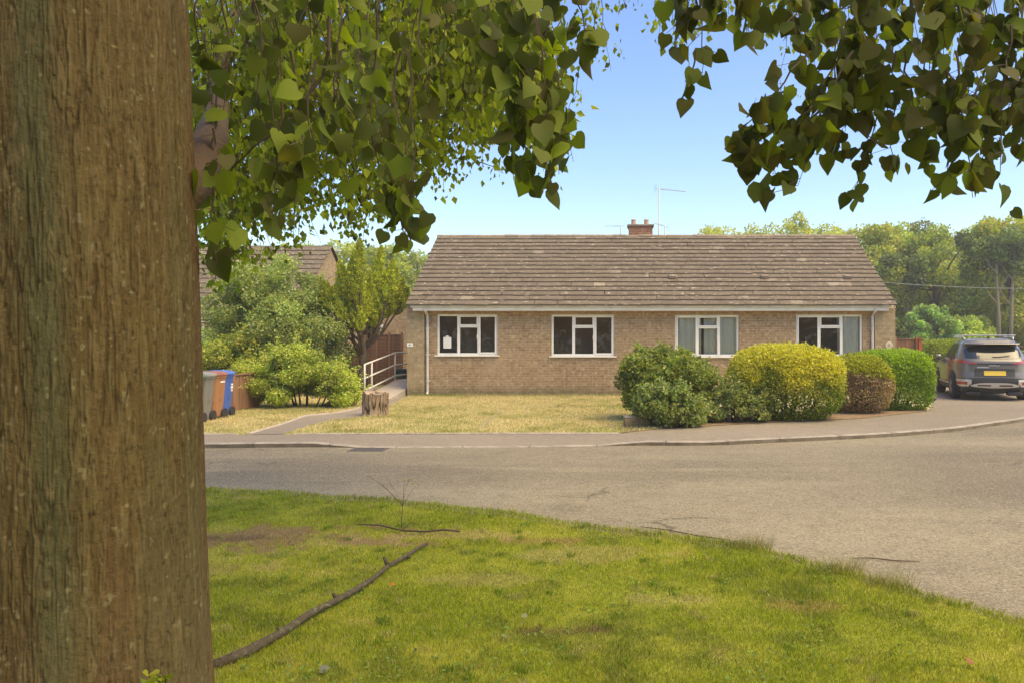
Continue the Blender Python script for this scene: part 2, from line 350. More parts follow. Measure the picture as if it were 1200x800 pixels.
def crown_leaves(blobs, n, size, base, alt, altp=.3, var=.15, T=QUAD_T, Fc=QUAD_F, thick=.35):
    """leaves on the shells of many overlapping blobs (centre, radius)"""
    bc = np.array([b[0] for b in blobs]); br = np.array([b[1] for b in blobs]); tint = np.array([b[2] for b in blobs])
    wgt = br**2; idx = RS.choice(len(blobs), n, p=wgt/wgt.sum())
    u = unit(rnd(n)); r = br[idx]*(1-thick*RS.rand(n)**1.5+.10*RS.normal(size=n))
    p = bc[idx]+u*r[:,None]*np.array([1,1,.8])
    c = colvar(n, base, var, alt, altp)*tint[idx][:,None]
    nf = unit(u+rnd(n)*.6); d = unit(rnd(n)+u*.3-np.array([0,0,.3]))
    return leaves_geo(p, d, nf, size*(.6+.8*RS.rand(n)), c, T, Fc)
def terr(Y): return 1.25*float(sm(26, 62, np.array(float(Y))))
def bgtree(name, label, px, ytop, Y, wpx, n, size, base, alt, group=None, low=.12, nb=34, trunk_w=.22, cat='tree', kindtop=0):
    base = tuple(v*k for v, k in zip(base, (3.0,2.35,1.7))); alt = tuple(v*k for v, k in zip(alt, (2.5,2.0,1.5)))
    z0 = terr(Y); cx = (px-PPX)/F*Y; H = EYE-(ytop-400)/F*Y-z0; W = wpx/F*Y/2
    root = empty(name, (cx, Y, z0), 0, label, cat, group)
    blobs = []
    for k in range(nb):
        t = RS.rand()**.8; zz = H*(low+(.93-low)*t); prof = math.sqrt(max(.05, 1-((t-.45)/.62)**2))
        a = RS.rand()*6.28; r = W*prof*(.25+.6*math.sqrt(RS.rand()))
        rb = W*(.14+.20*RS.rand())*(1.05-.4*t)
        zz = min(zz, H-rb*.9)
        blobs.append(((math.cos(a)*r, math.sin(a)*r*.9, zz), rb, 1+.22*RS.normal()))
    blobs.append(((0,0,H-W*.22), W*.24, 1.1))
    V, Fs, C = crown_leaves(blobs, n, size, base, alt)
    npmesh('crown', V, Fs, M['leaf'], C, root)
    mb = MB(); tp = [(0,0,-.3)]; 
    for k in range(1,6): tp.append((RS.normal()*.12*k/2, RS.normal()*.1, H*.15*k))
    mb.tube(tp, [trunk_w*(1-.14*k) for k in range(6)], 8)
    for k in range(9):
        b = blobs[int(RS.rand()*nb)]; s = tp[2+k%3]; e = b[0]
        mid = ((s[0]+e[0])/2, (s[1]+e[1])/2, (s[2]+e[2])/2+.3); mb.tube([s, mid, e], [trunk_w*.45, trunk_w*.25, trunk_w*.08], 6)
    mb.build('trunk', M['bark'], root, smooth=True)
    return root

# ---------------------------------------------------------------- ground, road, pavement
def sheet(name, outline, z, material, label=None, kind='structure', thick=None):
    mb = MB(); n = len(outline); mb.add([(p[0],p[1],z) for p in outline], [tuple(range(n))])
    if thick:
        for i in range(n):
            a, b = outline[i], outline[(i+1)%n]
            mb.add([(a[0],a[1],z),(b[0],b[1],z),(b[0],b[1],z-thick),(a[0],a[1],z-thick)], [(0,3,2,1)])
    o = mb.build(name, material); tag(o, kind=kind)
    if label: o['label'] = label
    return o
M['field'] = mat('field_grass', (.17,.20,.05), rough=.95, noise=[(.5, (.26,.26,.09), .4, .65), (12, (.11,.13,.035), .5, .7)], bump=(15, .8, .05))
sheet('ground', [(-900,-900),(900,-900),(900,1500),(-900,1500)], -.30, M['field'])
sheet('road', [(-80,-20),(60,-20),(60,60),(-80,60)], -.07, M['road'])

# kerb line (front top edge of the kerb), px -> world; third value is the top height
KP = [(-900,521,0),(-200,520.5,0),(240,519.5,0),(300,518.5,0),(368,518,0),(425,523.5,-.062),(600,523.2,-.062),(700,521.5,-.060),(757,516,-.004),(800,517.6,-.008),(834,518,-.012),(876,514.3,0),(934,512,0),(1033,507.5,0),(1118,501,0),(1200,489.5,0),(1262,476,0),(1330,463,0),(1420,452,0)]
kp = [G(x,y,z) for x,y,z in KP]
def resample(pts, step=.3):
    out = []
    for a, b in zip(pts, pts[1:]):
        n = max(1, int((b-a).length/step))
        for i in range(n): out.append(a.lerp(b, i/n))
    out.append(pts[-1]); return out
kf = resample(kp, .25)
# soften plan shape
for _ in range(4): kf = [kf[0]]+[Vector(((kf[i-1].x+2*kf[i].x+kf[i+1].x)/4, (kf[i-1].y+2*kf[i].y+kf[i+1].y)/4, kf[i].z)) for i in range(1,len(kf)-1)]+[kf[-1]]
def offset(pts, d):
    out = []
    for i, p in enumerate(pts):
        t = pts[min(i+1,len(pts)-1)]-pts[max(i-1,0)]; t.z = 0; t.normalize(); nrm = Vector((-t.y, t.x, 0)); out.append(p+nrm*d)
    return out
kb = offset(kf, .125)
mb = MB(); nk = len(kf)
vs = []
for a, b in zip(kf, kb):
    fa = a.copy(); vs += [(a.x,a.y-.0,-.12),(a.x,a.y,a.z-.012),(a.x+(b.x-a.x)*.12,a.y+(b.y-a.y)*.12,a.z),(b.x,b.y,a.z),(b.x,b.y,-.12)]
fs = []
for i in range(nk-1):
    for j in range(4): fs.append((i*5+j, (i+1)*5+j, (i+1)*5+j+1, i*5+j+1))
mb.add(vs, fs); mb.m = [1 if k % 4 == 0 else 0 for k in range(len(fs))]; M['kerbface'] = mat('dark_kerb_face', (.19,.155,.115), rough=.95, noise=[(4,(.11,.09,.065),.4,.65),(40,(.26,.22,.16),.55,.75)])  # front face of the kerb gets a darker tone than its top
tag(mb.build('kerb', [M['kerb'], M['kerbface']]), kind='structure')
# joints between kerb stones: thin dark mortar slips standing 2 mm proud
mb = MB(); acc = 0
for i in range(1, nk):
    acc += (kf[i]-kf[i-1]).length
    if acc > .9:
        acc = 0; a, b = kf[i], kb[i]; t = (kf[i]-kf[i-1]).normalized()*.006; o = (a-b).normalized()*.002; o.z = 0
        q = [a+o-t, a+o+t, b+t, b-t]
        mb.add([(q[0].x,q[0].y,-.07),(q[1].x,q[1].y,-.07),(q[1].x,q[1].y,a.z+.002),(q[0].x,q[0].y,a.z+.002),(q[2].x,q[2].y,a.z+.002),(q[3].x,q[3].y,a.z+.002)], [(0,1,2,3),(3,2,4,5)])
M['joint'] = mat('kerb_joint', (.10,.085,.06), rough=1)
tag(mb.build('kerb_joints', M['joint']), kind='structure')
# pavement back edge
BP = [(-900,509),(240,508.5),(420,508),(600,507.5),(725,507.5),(780,501.5),(831,497.5),(900,495),(1006,490.3),(1087,481.5),(1094,470),(1105,461),(1140,455)]
bpv = [G(x,y,0) for x,y in BP]
bx = np.array([p.x for p in bpv]); by = np.array([p.y for p in bpv])
def back_y(x): return float(np.interp(x, bx, by))
mb = MB(); vs = []; cnt = 0
end = [i for i,p in enumerate(kb) if p.x < 8.8][-1]
for i in range(end+1):
    a = kb[i]; yb = max(back_y(a.x), a.y+.3); k = 5
    for j in range(k+1):
        t = j/k; z = a.z*(1-min(1, t*1.9))-.003*(j>0) if a.z < 0 else -.001; vs.append((a.x, a.y+(yb-a.y)*t, z-.001))
    cnt += 1
fs = [(i*6+j, (i+1)*6+j, (i+1)*6+j+1, i*6+j+1) for i in range(cnt-1) for j in range(5)]
mb.add(vs, fs); tag(mb.build('pavement', M['pave']), kind='structure')
# driveway to the right, runs past the car
dv = [(kb[i].x, kb[i].y) for i in range(end, nk)]
a0 = kb[end]
outl = dv+[(26,30),(8.6,30),(8.3,25),(8.0,21),(8.0,back_y(8.0)+.9),(a0.x,back_y(a0.x))]
sheet('driveway', outl, -.002, M['pave'])
# garden ground behind the pavement: terrain sheet with a rise far back, vertex colours for dry turf
def lawn_cols(x, y, kind):
    n1 = fbm(x*.55+3, y*.55+1, seed=3); n2 = fbm(x*2.1, y*2.1, seed=5); n3 = fbm(x*8, y*8, seed=8, o=3)
    if kind == 'dry':
        g = np.array([.36,.37,.12]); s = np.array([.60,.51,.30]); b = np.array([.40,.29,.14])
        t = sm(.42,.74, n1*.35+n2*.45+n3*.2)[:,None]; c = s*(1-t)+g*t
        t2 = (sm(.58,.75, n2*.5+n3*.5)*.6)[:,None]; return c*(1-t2)+b*t2
    g1 = np.array([.30,.345,.035]); g2 = np.array([.47,.46,.08]); s = np.array([.48,.39,.17]); br = np.array([.36,.235,.11])
    t = sm(.34,.68, n1*.35+n2*.4+n3*.25)[:,None]; c = g1*(1-t)+g2*t; dk = (sm(.52,.70,fbm(x*4.5+8,y*4.5,seed=44))*.45)[:,None]; c = c*(1-dk)+np.array([.13,.17,.03])*dk
    ed = sm(.62,.8, n2*.6+n3*.4)[:,None]*.6; c = c*(1-ed)+s*ed
    def patch(cx, cy, rx, ry, col, k=1.0):
        d = ((x-cx)/rx)**2+((y-cy)/ry)**2+(n3-.5)*2.6+(n2-.5)*2.2; m = (sm(1.2,.4,d)*k)[:,None]; return m, np.array(col)
    for a in ((-2.75,6.0,1.15,.46,(.34,.235,.115),.95),(-3.3,6.05,.5,.12,(.20,.13,.07),.8),(-2.4,5.85,.4,.07,(.22,.14,.075),.7),(-1.3,6.15,.9,.16,s,.7),(-.55,6.0,.35,.12,br,.6),(-.28,4.12,.24,.08,(.15,.095,.05),.8),(-.2,5.6,.5,.2,s,.5),(.35,4.6,.3,.15,s,.5),(-2.9,5.2,.4,.2,br,.4),(1.1,4.5,.25,.1,br,.5),(-.9,5.0,.4,.15,s,.4)):
        m, cc = patch(*a); c = c*(1-m)+cc*m
    return c
# garden sheet
xs = np.concatenate([np.linspace(-90,-22,18), np.linspace(-20,14,180), np.linspace(16,110,20)]); rows = 90
V = []; 
for x in xs:
    y0 = back_y(x)+.0 if x < 8.0 else 30.0
    if x > 8.0: y0 = 30.0 if x < 26 else 14.0
    ys = y0+(np.concatenate([np.linspace(0,1,60)*14, 14+np.geomspace(1,700,rows-60)]))
    z = 1.25*sm(26,62,ys)+8*sm(120,600,ys)
    z = z+(-.004)
    V.append(np.stack([np.full(rows,x), ys, z],1))
V = np.concatenate(V); ii = np.arange(len(xs)-1)[:,None]*rows+np.arange(rows-1)[None,:]
Q = np.stack([ii, ii+rows, ii+rows+1, ii+1], -1).reshape(-1,4)
c = lawn_cols(V[:,0], V[:,1], 'dry'); far = sm(23,30,V[:,1])[:,None]; c = c*(1-far)+np.array([.17,.2,.05])*far
tag(npmesh('garden_ground', V, Q, M['soilgrass'], c), kind='structure')
# near verge
EP = [(-600,560),(-100,565),(240,572),(330,577),(430,583),(560,597),(700,616),(803,631),(871,638),(970,665),(1042,685),(1118,705),(1200,727),(1300,762),(1500,850)]
ep = resample([G(x,y,0) for x,y in EP], .12)
ep = [Vector((p.x, p.y+.03*math.sin(p.x*5)+.05*(random.random()-.5), 0)) for p in ep]
ex = np.array([p.x for p in ep]); ey = np.array([p.y for p in ep])
xs = np.linspace(-9, 3.2, 300); rows = 110; V = []
for x in xs:
    y1 = np.interp(x, ex, ey); t = np.linspace(0,1,rows)**.8; ys = -3+(y1+3)*t
    z = .02*(fbm(np.full(rows,x*1.5), ys*1.5, seed=4)-.5); z = z-.035*sm(.12,0,y1-ys); z[-1] = -.09
    V.append(np.stack([np.full(rows,x), ys, z],1))
V = np.concatenate(V); ii = np.arange(len(xs)-1)[:,None]*rows+np.arange(rows-1)[None,:]
Q = np.stack([ii, ii+rows, ii+rows+1, ii+1], -1).reshape(-1,4)
tag(npmesh('grass_verge', V, Q, M['soilgrass'], lawn_cols(V[:,0], V[:,1], 'near')*.8), kind='structure')

def blades(name, x, y, z, h, wd, cols, label):
    n = len(x); a = RS.rand(n)*6.283; ln = .55*RS.rand(n)+.1; b = RS.rand(n)*6.283
    base = np.stack([x,y,z],1); s = np.stack([np.cos(a), np.sin(a), 0*a],1)*wd[:,None]/2
    tip = base+np.stack([np.cos(b)*ln, np.sin(b)*ln, np.ones(n)],1)*h[:,None]; mid = base+np.stack([np.cos(b)*ln*.3, np.sin(b)*ln*.3, .6*np.ones(n)],1)*h[:,None]
    V = np.stack([base-s, base+s, mid+s*.8, tip, mid-s*.8],1).reshape(-1,3)
    Fs = np.arange(n)[:,None]*5+np.arange(5)[None,:]
    o = npmesh(name, V, Fs, M['grass'], np.repeat(cols,5,axis=0)); return tag(o, label, 'grass', kind='stuff')
# verge grass
n = 420000; u = RS.rand(n); Y = 3.1*(8.5/3.1)**(u**.9); xp = 190+RS.rand(n)*1060; X = (xp-PPX)/F*Y
yl = np.interp(X, ex, ey); k = Y < yl+.02+.03*RS.rand(n); X = X[k]; Y = Y[k]; yl = yl[k]
dist = yl-Y; c = lawn_cols(X, Y, 'near'); bare = (c[:,0]/c[:,1]); n2 = fbm(X*3, Y*3, seed=21)
keep = RS.rand(len(X)) < np.clip(1.25-(bare-.95)*1.3, .22, 1); X, Y, c, n2, dist, bare = X[keep], Y[keep], c[keep], n2[keep], dist[keep], bare[keep]
N = len(X); hh = (.015+.024*n2)*(.6+.8*RS.rand(N))*np.clip(1.5-bare*.6,.4,1.1)*(1+.6*sm(.15,0,dist)); c = np.clip(c*(1+.22*RS.normal(size=(N,1))), .01,.9)
st = RS.rand(N) < .10; c[st] = np.array([.42,.36,.17])*(.8+.4*RS.rand(st.sum(),1))
blades('grass', X, Y, np.full(N,-.008), hh, .0016+.0010*Y/3*RS.rand(N)+.0005*Y/3, c, 'green mown grass of the verge in the foreground')
cxs = RS.rand(300)*7.6-4.6; cys = 3.3+5*RS.rand(300)**1.3; ok = cys < np.interp(cxs, ex, ey)-.08; cxs, cys = cxs[ok], cys[ok]
XX = np.repeat(cxs, 55)+RS.normal(size=len(cxs)*55)*.022; YY = np.repeat(cys, 55)+RS.normal(size=len(cxs)*55)*.022; N = len(XX)
tc_ = np.repeat(np.where(RS.rand(len(cxs)) < .3, 1.0, 0.0), 55)[:,None]; c = np.array([.17,.25,.03])*(1-tc_)+np.array([.44,.38,.17])*tc_; c = c*(1+.2*RS.normal(size=(N,1)))
blades('grass_clumps', XX, YY, np.zeros(N)-.006, 0.022+.024*RS.rand(N), .0026+.001*RS.rand(N), np.clip(c,.01,.9), 'coarser tufts standing out of the mown verge')
n = 9000; XX = RS.rand(n)*7.6-4.6; YY = 3.3+5*RS.rand(n)**1.3; k = (YY < np.interp(XX, ex, ey)-.05) & (fbm(XX*1.7, YY*1.7, seed=77) > .52); XX, YY = XX[k], YY[k]; n = len(XX)
V, Fs, C = leaves_geo(np.stack([XX,YY,.014+.022*RS.rand(n)],1), np.stack([RS.normal(size=n),RS.normal(size=n),.15*RS.normal(size=n)],1), rnd(n)*.35+np.array([0,0,1.0]), .013+.012*RS.rand(n), colvar(n,(.17,.27,.045),.2), QUAD_T, QUAD_F)
tag(npmesh('clover', V, Fs, M['leaf'], C), 'small clover leaves among the grass of the verge', 'clover', kind='stuff')
# dry front lawn grass
n = 150000; Y = 12.6+RS.rand(n)*9.6; X = -11+RS.rand(n)*12.6; yb = np.interp(X, bx, by); k = Y > yb+.02
path = lambda X, Y: (X > np.interp(Y, PY, PL)-.02) & (X < np.interp(Y, PY, PR)+.02)
PL3 = [G(294,507.5),G(330,497),(G(358,487)),G(392,484),G(418,479),G(440,465)]; PR3 = [G(334,507.5),G(362,498),G(392,491.5),G(425,488),G(458,474),G(478,464)]
PY = np.linspace(12.9, 22.1, 60)
PL = np.interp(PY, [p.y for p in PL3], [p.x for p in PL3]); PR = np.interp(PY, [p.y for p in PR3], [p.x for p in PR3])
k &= ~path(X, Y); k &= Y < 22.05; X, Y = X[k], Y[k]
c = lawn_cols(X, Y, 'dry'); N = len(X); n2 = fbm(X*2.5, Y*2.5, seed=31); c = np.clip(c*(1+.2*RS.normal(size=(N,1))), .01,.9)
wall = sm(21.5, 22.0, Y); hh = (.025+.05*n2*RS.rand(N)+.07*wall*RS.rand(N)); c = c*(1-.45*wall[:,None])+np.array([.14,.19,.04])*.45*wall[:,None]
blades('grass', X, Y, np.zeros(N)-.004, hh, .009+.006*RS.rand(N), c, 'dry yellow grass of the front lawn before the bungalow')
# garden path
mb = MB(); vs = []
for y, a, b in zip(PY, PL, PR): vs += [(a,y,.003),(b,y,.003)]
mb.add(vs, [(2*i,2*i+1,2*i+3,2*i+2) for i in range(len(PY)-1)]); tag(mb.build('garden_path', M['pave']), kind='structure')
mb = MB(); mb.tube([(a,y,-.005) for y,a in list(zip(PY,PL))[:34]], .032, 6); tag(mb.build('path_edging', M['concrete']), kind='structure')
mb = MB(); e = [p+Vector((0,-.02,-.005)) for p in resample([G(x,y) for x,y in BP[1:5]], .5) if not (-6.3 < p.x < -5.45)]
for a, b in zip(e, e[1:]):
    if (b-a).length < .7: mb.tube([a, b], .03, 6)
tag(mb.build('pavement_edging', M['kerb']), kind='structure')
# flower bed edging lines in the dry lawn
mb = MB()
for a, b in ((G(592,477),G(716,475.5)), (G(716,475.5),G(718,503)), (G(592,477),G(560,503))):
    d = (b-a).normalized(); nn = Vector((-d.y,d.x,0))*.022; mb.add([a-nn+Vector((0,0,.012)), a+nn+Vector((0,0,.012)), b+nn+Vector((0,0,.012)), b-nn+Vector((0,0,.012)), a-nn, a+nn, b+nn, b-nn], [(0,1,2,3),(0,3,7,4),(1,5,6,2),(0,4,5,1),(3,2,6,7)])
tag(mb.build('lawn_edging', M['kerb']), kind='structure')
# bare soil strip under the hedges
M['soil'] = mat('bare_soil', (.24,.15,.09), rough=1, noise=[(6,(.30,.22,.13),.4,.65),(50,(.14,.09,.05),.5,.7)], bump=(30,.8,.03))
sheet('soil', [(kx, ky+.02) for kx, ky in ((G(728,507).x,back_y(.05)),(G(780,501.5).x,back_y(G(780,501.5).x)),(G(900,495).x,back_y(G(900,495).x)),(G(1006,490.3).x,back_y(G(1006,490.3).x)),(G(1087,481.5).x,back_y(G(1087,481.5).x)))]+[(7.2,18.0),(4,17.2),(2,16.4),(.1,14.5)], .006, M['soil'])

# drain grate in the gutter of the road
g0 = G(432, 526.5, -.07)
root = empty('drain_grate', g0, 0, 'dark iron slotted drain grate in the road gutter by the dropped kerb', 'drain grate')
mb = MB(); W, D = .27, .17
mb.box((-W,-D,-.01),(W,-D+.03,.008)); mb.box((-W,D-.03,-.01),(W,D,.008)); mb.box((-W,-D+.03,-.01),(-W+.03,D-.03,.008)); mb.box((W-.03,-D+.03,-.01),(W,D-.03,.008))
M['iron'] = mat('cast_iron', (.13,.11,.09), rough=.7, metal=.2, noise=(30,(.2,.16,.12),.45,.7))
mb.build('frame', M['iron'], root)
mb = MB()
for k in range(9): x = -W+.055+k*.054; mb.box((x-.012,-D+.03,-.01),(x+.012,D-.03,.006))
mb.build('slats', M['iron'], root)
mb = MB(); mb.add([(-W+.03,-D+.03,.002),(W-.03,-D+.03,.002),(W-.03,D-.03,.002),(-W+.03,D-.03,.002)], [(0,1,2,3)]); mb.build('opening', M['black'], root)

#==== PART2 ====
# ---------------------------------------------------------------- bungalow
WY = 22.1; HX0, HX1 = P(478,0,WY).x, P(1048,0,WY).x; HD = 7.2
EZ = P(0,364,WY).z+.04
house = empty('bungalow', ((HX0+HX1)/2, WY, 0), 0, 'long buff brick bungalow pair with brown tiled roof and four white windows', 'bungalow')
OX, OY = house.location.x, house.location.y
def loc(mb):
    mb.v = [(v[0]-OX, v[1]-OY, v[2]) for v in mb.v]; return mb
WIN = [(512,583,368,416),(646,720,368.5,417),(791,866,369,417.5),(933,1011,368.5,417.5)]
wins = [(P(a,0,WY).x, P(b,0,WY).x, P(0,d,WY).z, P(0,c,WY).z) for a,b,c,d in WIN]
PW = P(498,0,WY).x; PE = P(1024,0,WY).x
mb = MB(); T = .28; x = PW
for x0,x1,z0,z1 in wins:
    mb.box((x,WY,-.2),(x0,WY+T,EZ)); mb.box((x0,WY,-.2),(x1,WY+T,z0)); mb.box((x0,WY,z1),(x1,WY+T,EZ)); x = x1
mb.box((x,WY,-.2),(PE,WY+T,EZ))
mb.box((HX0+.3,WY+HD-T,-.2),(HX1-.3,WY+HD,EZ))
loc(mb).build('wall', M['brick'], house)
RZ = EYE+125/F*(WY+3.4)-.03
def gable(x0, x1, name):
    mb = MB(); yf = WY-.09; yb = WY+HD+.09; ym = WY+HD/2
    prof = [(yf,-.2),(yb,-.2),(yb,EZ+.02),(ym,RZ-.22),(yf,EZ+.02)]
    vs = [(x0,a,b) for a,b in prof]+[(x1,a,b) for a,b in prof]
    mb.add(vs, [(4,3,2,1,0),(5,6,7,8,9)]+[(i,(i+1)%5,5+(i+1)%5,5+i) for i in range(5)])
    return loc(mb).build(name, M['brick_pier'], house)
gable(HX0, PW-.001, 'gable_wall'); gable(PE+.001, HX1, 'gable_wall')
# room shell behind the windows
mb = MB(); a,b,c,d = HX0+.35,HX1-.35,WY+T+.01,WY+1.7
mb.add([(a,c,.02),(b,c,.02),(b,d,.02),(a,d,.02)], [(0,1,2,3)]); mb.add([(a,c,EZ-.02),(b,c,EZ-.02),(b,d,EZ-.02),(a,d,EZ-.02)], [(3,2,1,0)])
mb.add([(a,d,.02),(b,d,.02),(b,d,EZ-.02),(a,d,EZ-.02)], [(0,1,2,3)])
for xx in (a, (wins[0][1]+wins[1][0])/2, (wins[1][1]+wins[2][0])/2, (wins[2][1]+wins[3][0])/2, b): mb.add([(xx,c,.02),(xx,d,.02),(xx,d,EZ-.02),(xx,c,EZ-.02)], [(0,1,2,3)])
loc(mb).build('inner_room', M['room'], house)
for wi, (x0,x1,z0,z1) in enumerate(wins):
    fy = WY+.045; W = x1-x0; H = z1-z0
    mb = MB(); t = .062
    mb.box((x0+.002,fy,z0+.002),(x0+t,fy+.07,z1-.002)); mb.box((x1-t,fy,z0+.002),(x1-.002,fy+.07,z1-.002))
    mb.box((x0+t,fy,z1-t),(x1-t,fy+.07,z1-.002)); mb.box((x0+t,fy,z0+.002),(x1-t,fy+.07,z0+t))
    m1 = x0+W*.352; m2 = x0+W*.685
    for m in (m1, m2): mb.box((m-.04,fy,z0+t),(m+.04,fy+.07,z1-t))
    tz = z0+H*.70; mb.box((m1+.04,fy+.002,tz-.035),(m2-.04,fy+.068,tz+.035))
    # casement sashes stand proud of the frame
    def sash(a,b,c,d,s=.042,pr=.016):
        mb.box((a,fy-pr,c),(a+s,fy-.001,d)); mb.box((b-s,fy-pr,c),(b,fy-.001,d)); mb.box((a+s,fy-pr,c),(b-s,fy-.001,c+s)); mb.box((a+s,fy-pr,d-s),(b-s,fy-.001,d))
        return (a+s,b-s,c+s,d-s)
    sash(m1+.018,m2-.018,tz+.012,z1-t+.018)
    if wi in (0,1): sash(m2+.012,x1-t+.02,z0+t-.02,z1-t+.02)
    if wi in (2,3): sash(x0+t-.02,m1-.012,z0+t-.02,z1-t+.02)
    win = loc(mb).build('window', M['white'], house, bevel=.006)
    mb = MB(); mb.box((x0-.06,WY-.055,z0-.035),(x1+.06,WY+.11,z0+.0015)); loc(mb).build('sill', M['fascia'], win, bevel=.006)
    mb = MB(); mb.add([(x0+.03,fy+.035,z0+.03),(x1-.03,fy+.035,z0+.03),(x1-.03,fy+.035,z1-.03),(x0+.03,fy+.035,z1-.03)], [(0,1,2,3)]); loc(mb).build('pane', M['glass'], win)
    mb = MB(); mb.box((m2-.05,fy-.03,z0+H*.4),(m2-.03,fy-.017,z0+H*.4+.11)); loc(mb).build('handle', M['white'], win)
    mb = MB(); mb.box((x0-.02,WY+.12,z0-.03),(x1+.02,WY+.42,z0)); loc(mb).build('inner_sill', M['white'], win)
    def curtain(a, b, zz0, zz1, y, amp=.03, fr=38):
        n = int((b-a)/.012); vs = []
        for i in range(n+1):
            xx = a+(b-a)*i/n
            for zz in (zz0, zz1): vs.append((xx, y+amp*math.sin(xx*fr+math.sin(xx*9)*1.5)*(1 if zz==zz0 else .6), zz))
        m_ = MB(); m_.add(vs, [(2*i,2*i+2,2*i+3,2*i+1) for i in range(n)]); return loc(m_).build('curtain', M['curtain'], win, smooth=True)
    cy = WY+.165
    if wi == 2:
        curtain(x0+.03, m1+.12, z0+.01, z1, cy); curtain(m1+.2, m2+.0, z0+.01, z1, cy+.04); curtain(m2+.05, x1-.02, z0+.01, z1, cy)
    if wi == 3:
        curtain(m2-.08, x1-.02, z0-.2, z1, cy); curtain(x0+.02, x0+.10, z0-.2, z1, cy)
    win_obj = win
    if wi == 0: wfirst = (x0,x1,z0,z1,fy,m1)
    if wi == 2: w3 = (x0,x1,z0,z1,m1,m2)
    if wi == 3: w4 = (x0,x1,z0,z1,m1,m2)
# fascia and gutter
GX0, GX1 = P(484,0,21.85).x, P(1041,0,21.85).x
mb = MB(); mb.box((GX0,21.80,P(0,364.2,21.8).z),(GX1,21.825,P(0,359.2,21.8).z)); mb.box((GX0,21.826,P(0,364.2,21.8).z+.004),(GX1,WY-.002,P(0,364.2,21.8).z+.016))
loc(mb).build('fascia', M['fascia'], house)
mb = MB(); gz = P(0,359.0,21.74).z; prof = [(.0,.045),(-.055,.045),(-.058,.0),(-.045,-.03),(-.015,-.042),(0.0,-.042)]
vs = [(xx, 21.797+a, gz+b) for xx in (GX0-.05,GX1+.05) for a,b in prof]; k = len(prof)
mb.add(vs, [(i,i+1,k+i+1,k+i) for i in range(k-1)]+[tuple(range(k)), tuple(range(2*k-1,k-1,-1))])
for i in range(14): xx = GX0+.4+i*1.02; mb.box((xx,21.732,gz-.045),(xx+.03,21.797,gz+.0455))
loc(mb).build('gutter', M['gutter'], house)
def downpipe(px):
    x = P(px,0,WY-.06).x; mb = MB()
    mb.tube([(x,21.77,gz-.04),(x,21.77,gz-.12),(x,WY-.06,gz-.26),(x,WY-.06,.12),(x,WY-.12,.04)], .036, 10)
    for zz in (1.9,1.15,.4): mb.tube([(x,WY-.06,zz),(x,WY-.06,zz+.05)], .046, 10); mb.box((x-.07,WY-.03,zz+.012),(x+.07,WY-.001,zz+.04))
    loc(mb).build('downpipe', M['gutter'], house)
downpipe(501); downpipe(1022.5)
# roof: courses of single concrete tiles
RX0, RX1 = P(476,0,21.78).x, P(1050,0,21.78).x
ridge_y = WY+HD/2-.05; y_e, z_e = 21.72, P(0,357.4,21.72).z
ridge_z = P(0,276.5,ridge_y).z
def roof_side(name, ye, yr, sgn, x0=RX0, x1=RX1, ze=z_e, zr=ridge_z, courses=17, parent=house, tw=.33, off=loc, yo=0, seedcol=0):
    Vv = []; Ff = []; Cc = []
    L = math.hypot(yr-ye, zr-ze); ty, tz = (yr-ye)/L, (zr-ze)/L; ny, nz = -tz*sgn*1.0, abs(ty)
    if sgn < 0: ny = tz
    n = int(round((x1-x0)/tw)); tw = (x1-x0)/n; g = L/courses
    for c in range(courses):
        lift_c = .012*math.sin(c*2.3)
        for i in range(-1, n):
            stag = (c % 2)*.5+random.gauss(0,.02)
            xa = x0+(i+stag)*tw+.0004; xb = xa+tw-.0008
            xa = max(xa, x0); xb = min(xb, x1)
            if xb-xa < .05: continue
            j = random.gauss(0, .0015); sl = random.gauss(0,.006); ll = random.gauss(0,.0008)
            s0 = g*c-.035+sl; s1 = g*(c+1)+.02
            th = .038
            for s, h0, h1 in ((s0, .006+j, .006+th+j), (s1, -.012, .004)):
                for xx in (xa, xb):
                    tl = ll if xx == xa else -ll
                    for h in (h0, h1): Vv.append((xx, ye+ty*s+ny*(h+tl), ze+tz*s+nz*(h+tl)))
            b = len(Vv)-8
            # 0 a low,1 a top,2 b low,3 b top (front edge); 4..7 rear
            Ff += [(b+1,b+3,b+7,b+5),(b,b+2,b+3,b+1),(b,b+1,b+5,b+4),(b+2,b+6,b+7,b+3)]
            base = np.array([.180,.145,.104])*(1+random.gauss(0,.035)); 
            if random.random() < .02: base = np.array([.28,.23,.17])*(1+random.gauss(0,.1))
            if random.random() < .03: base = np.array([.15,.118,.085])
            cv = [base*(.62 if q in (0,2) else 1) for q in range(8)]; cv = [base]*8
            Cc += cv
    V_ = np.array(Vv); V_[:,0] -= (OX if off is loc else 0); V_[:,1] -= (OY if off is loc else 0)
    return npmesh(name, V_, np.array(Ff), M['tile'], np.clip(np.array(Cc),.02,.8), parent)
rf = roof_side('roof', y_e, ridge_y, 1)
roof_side('roof', WY+HD+.38, ridge_y, -1)
